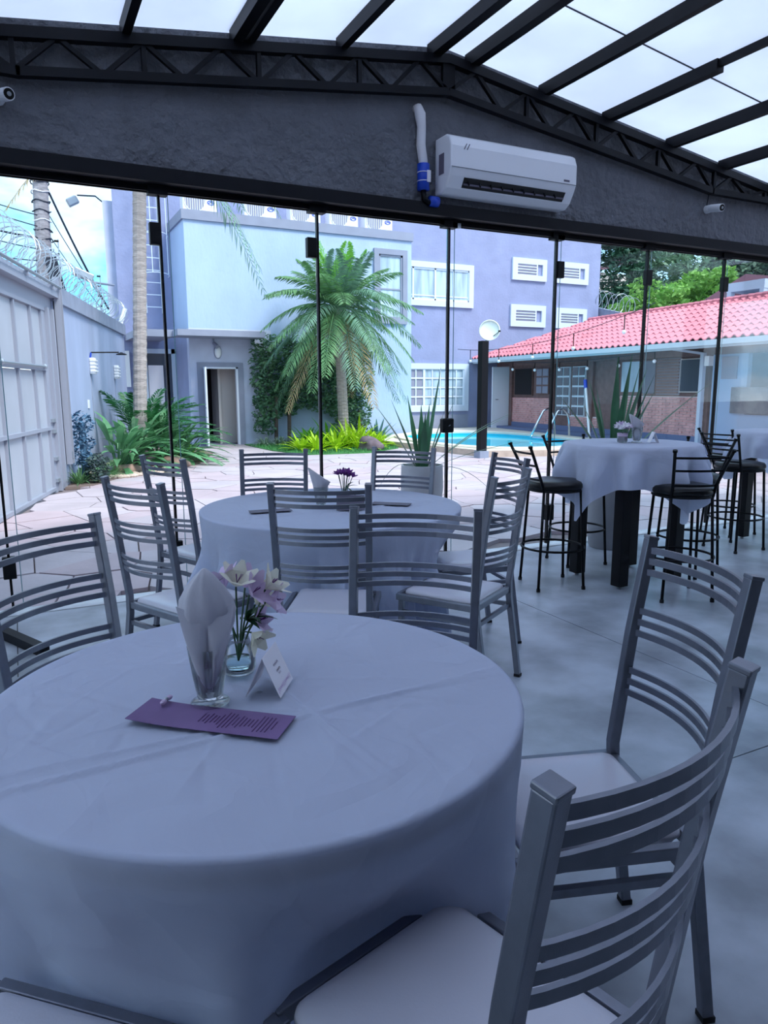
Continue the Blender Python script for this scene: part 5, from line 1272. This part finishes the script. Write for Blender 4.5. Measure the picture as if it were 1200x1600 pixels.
# chimney and the dark roof behind the ridge
p = tp(1190, 455, 19); cm = empty('chimney', (p.x, p.y, 2.15)); tag(cm, 'pale square chimney with a white slotted cap behind the tiled ridge', 'chimney')
MB().mm(-.55, .55, -.45, .45, 0, 1.35).build('shaft', 'grey_trim', cm); MB().mm(-.66, .66, -.55, .55, 1.35, 1.55).build('cap_base', 'window_trim', cm); MB().mm(-.66, .66, -.55, .55, 1.72, 1.95).build('cap_top', 'window_trim', cm)
for x in (-.58, 0, .58):
    for y in (-.48, .48): MB().mm(x-.08, x+.08, y-.06, y+.06, 1.55, 1.72).build('cap_post', 'window_trim', cm)
b = MB(); A_, B_ = tp(1085, 478, 21), tp(1165, 428, 21); e_ = AN*3
b.hexa([A_-Vector((0, 0, .35)), B_-Vector((0, 0, .35)), B_+e_-Vector((0, 0, .35)), A_+e_-Vector((0, 0, .35)), A_, B_, B_+e_, A_+e_]); o = b.build('neighbour_roof', 'house_red'); tag(o, 'dark maroon sloping roof behind the tiled ridge beside the chimney', 'roof')

# ---- utility pole, cables and street lamp beyond the gate
up_ = empty('utility_pole', (1.15, 25.2, 0)); tag(up_, 'grey concrete utility pole wrapped in cables above the left wall', 'utility pole')
MB().tube([(0, 0, -.3), (-.02, .1, 5), (.12, .3, 10)], [.27, .24, .20], 12).build('pole', 'pole_concrete', up_)
for k in range(16): 
    z = 4.8+k*.28; b = MB(); b.tube([(.05*z/10+.26*cos(a), .03*z+.26*sin(a), z+.03*sin(3*a+k)) for a in [2*pi*q/14 for q in range(14)]], .02, 5, closed=True); b.build('cable_band', 'white_plastic' if k % 3 == 0 else 'cable', up_)
MB().box((.25, 0, 4.9), (.35, .3, 1.0), rot=Matrix.Rotation(-.2, 3, 'Y')).build('cable_splice', 'cable', up_)
def cable(a, c, sag, r, label):
    A, B = Vector(a), Vector(c); rt_ = MB().tube([(B-A)*t+Vector((0, 0, -sag*4*t*(1-t))) for t in [k/16 for k in range(17)]], r, 4).build('overhead_cable', 'cable', None, loc=A); tag(rt_, label, 'cable', 'overhead cables at the utility pole')
P_ = (1.2, 25.3, 0)
cable((1.2, 25.3, 7.9), (3.0, 26.0, 4.0), .15, .035, 'thick dark cable sloping from the pole down to the right')
cable((1.2, 25.3, 7.0), (3.2, 26.0, 3.7), .1, .014, 'thin cable sloping below the thick one right of the pole')
cable((1.2, 25.3, 6.3), (3.2, 26.0, 3.4), .08, .012, 'lowest thin cable sloping right of the pole')
for k in range(6):
    cable((-4.2, 24.5, 8.3-k*.55+(.4 if k % 2 else 0)), (1.1, 25.2, 6.6-k*.33), .25, .016 if k != 2 else .03, ['topmost cable running left from the pole', 'second cable from the top running left from the pole', 'thick third cable running left from the pole', 'fourth cable running left from the pole', 'fifth cable running left from the pole', 'lowest cable running left from the pole'][k])
sl_ = empty('street_lamp', (2.95, 22.3, 0)); tag(sl_, 'street lamp on a thin curved arm against the sky left of the building', 'street lamp')
MB().tube([(.05, 0, -.3), (.05, 0, 5.9), (-.1, .1, 6.35), (-.5, .3, 6.72), (-.95, .5, 6.74)], .022, 6).build('arm', 'cable', sl_); MB().box((-1.08, .55, 6.58), (.30, .2, .22), rot=Matrix.Rotation(-.5, 3, 'Y')).build('head', 'galvanised', sl_, bevel=.03)
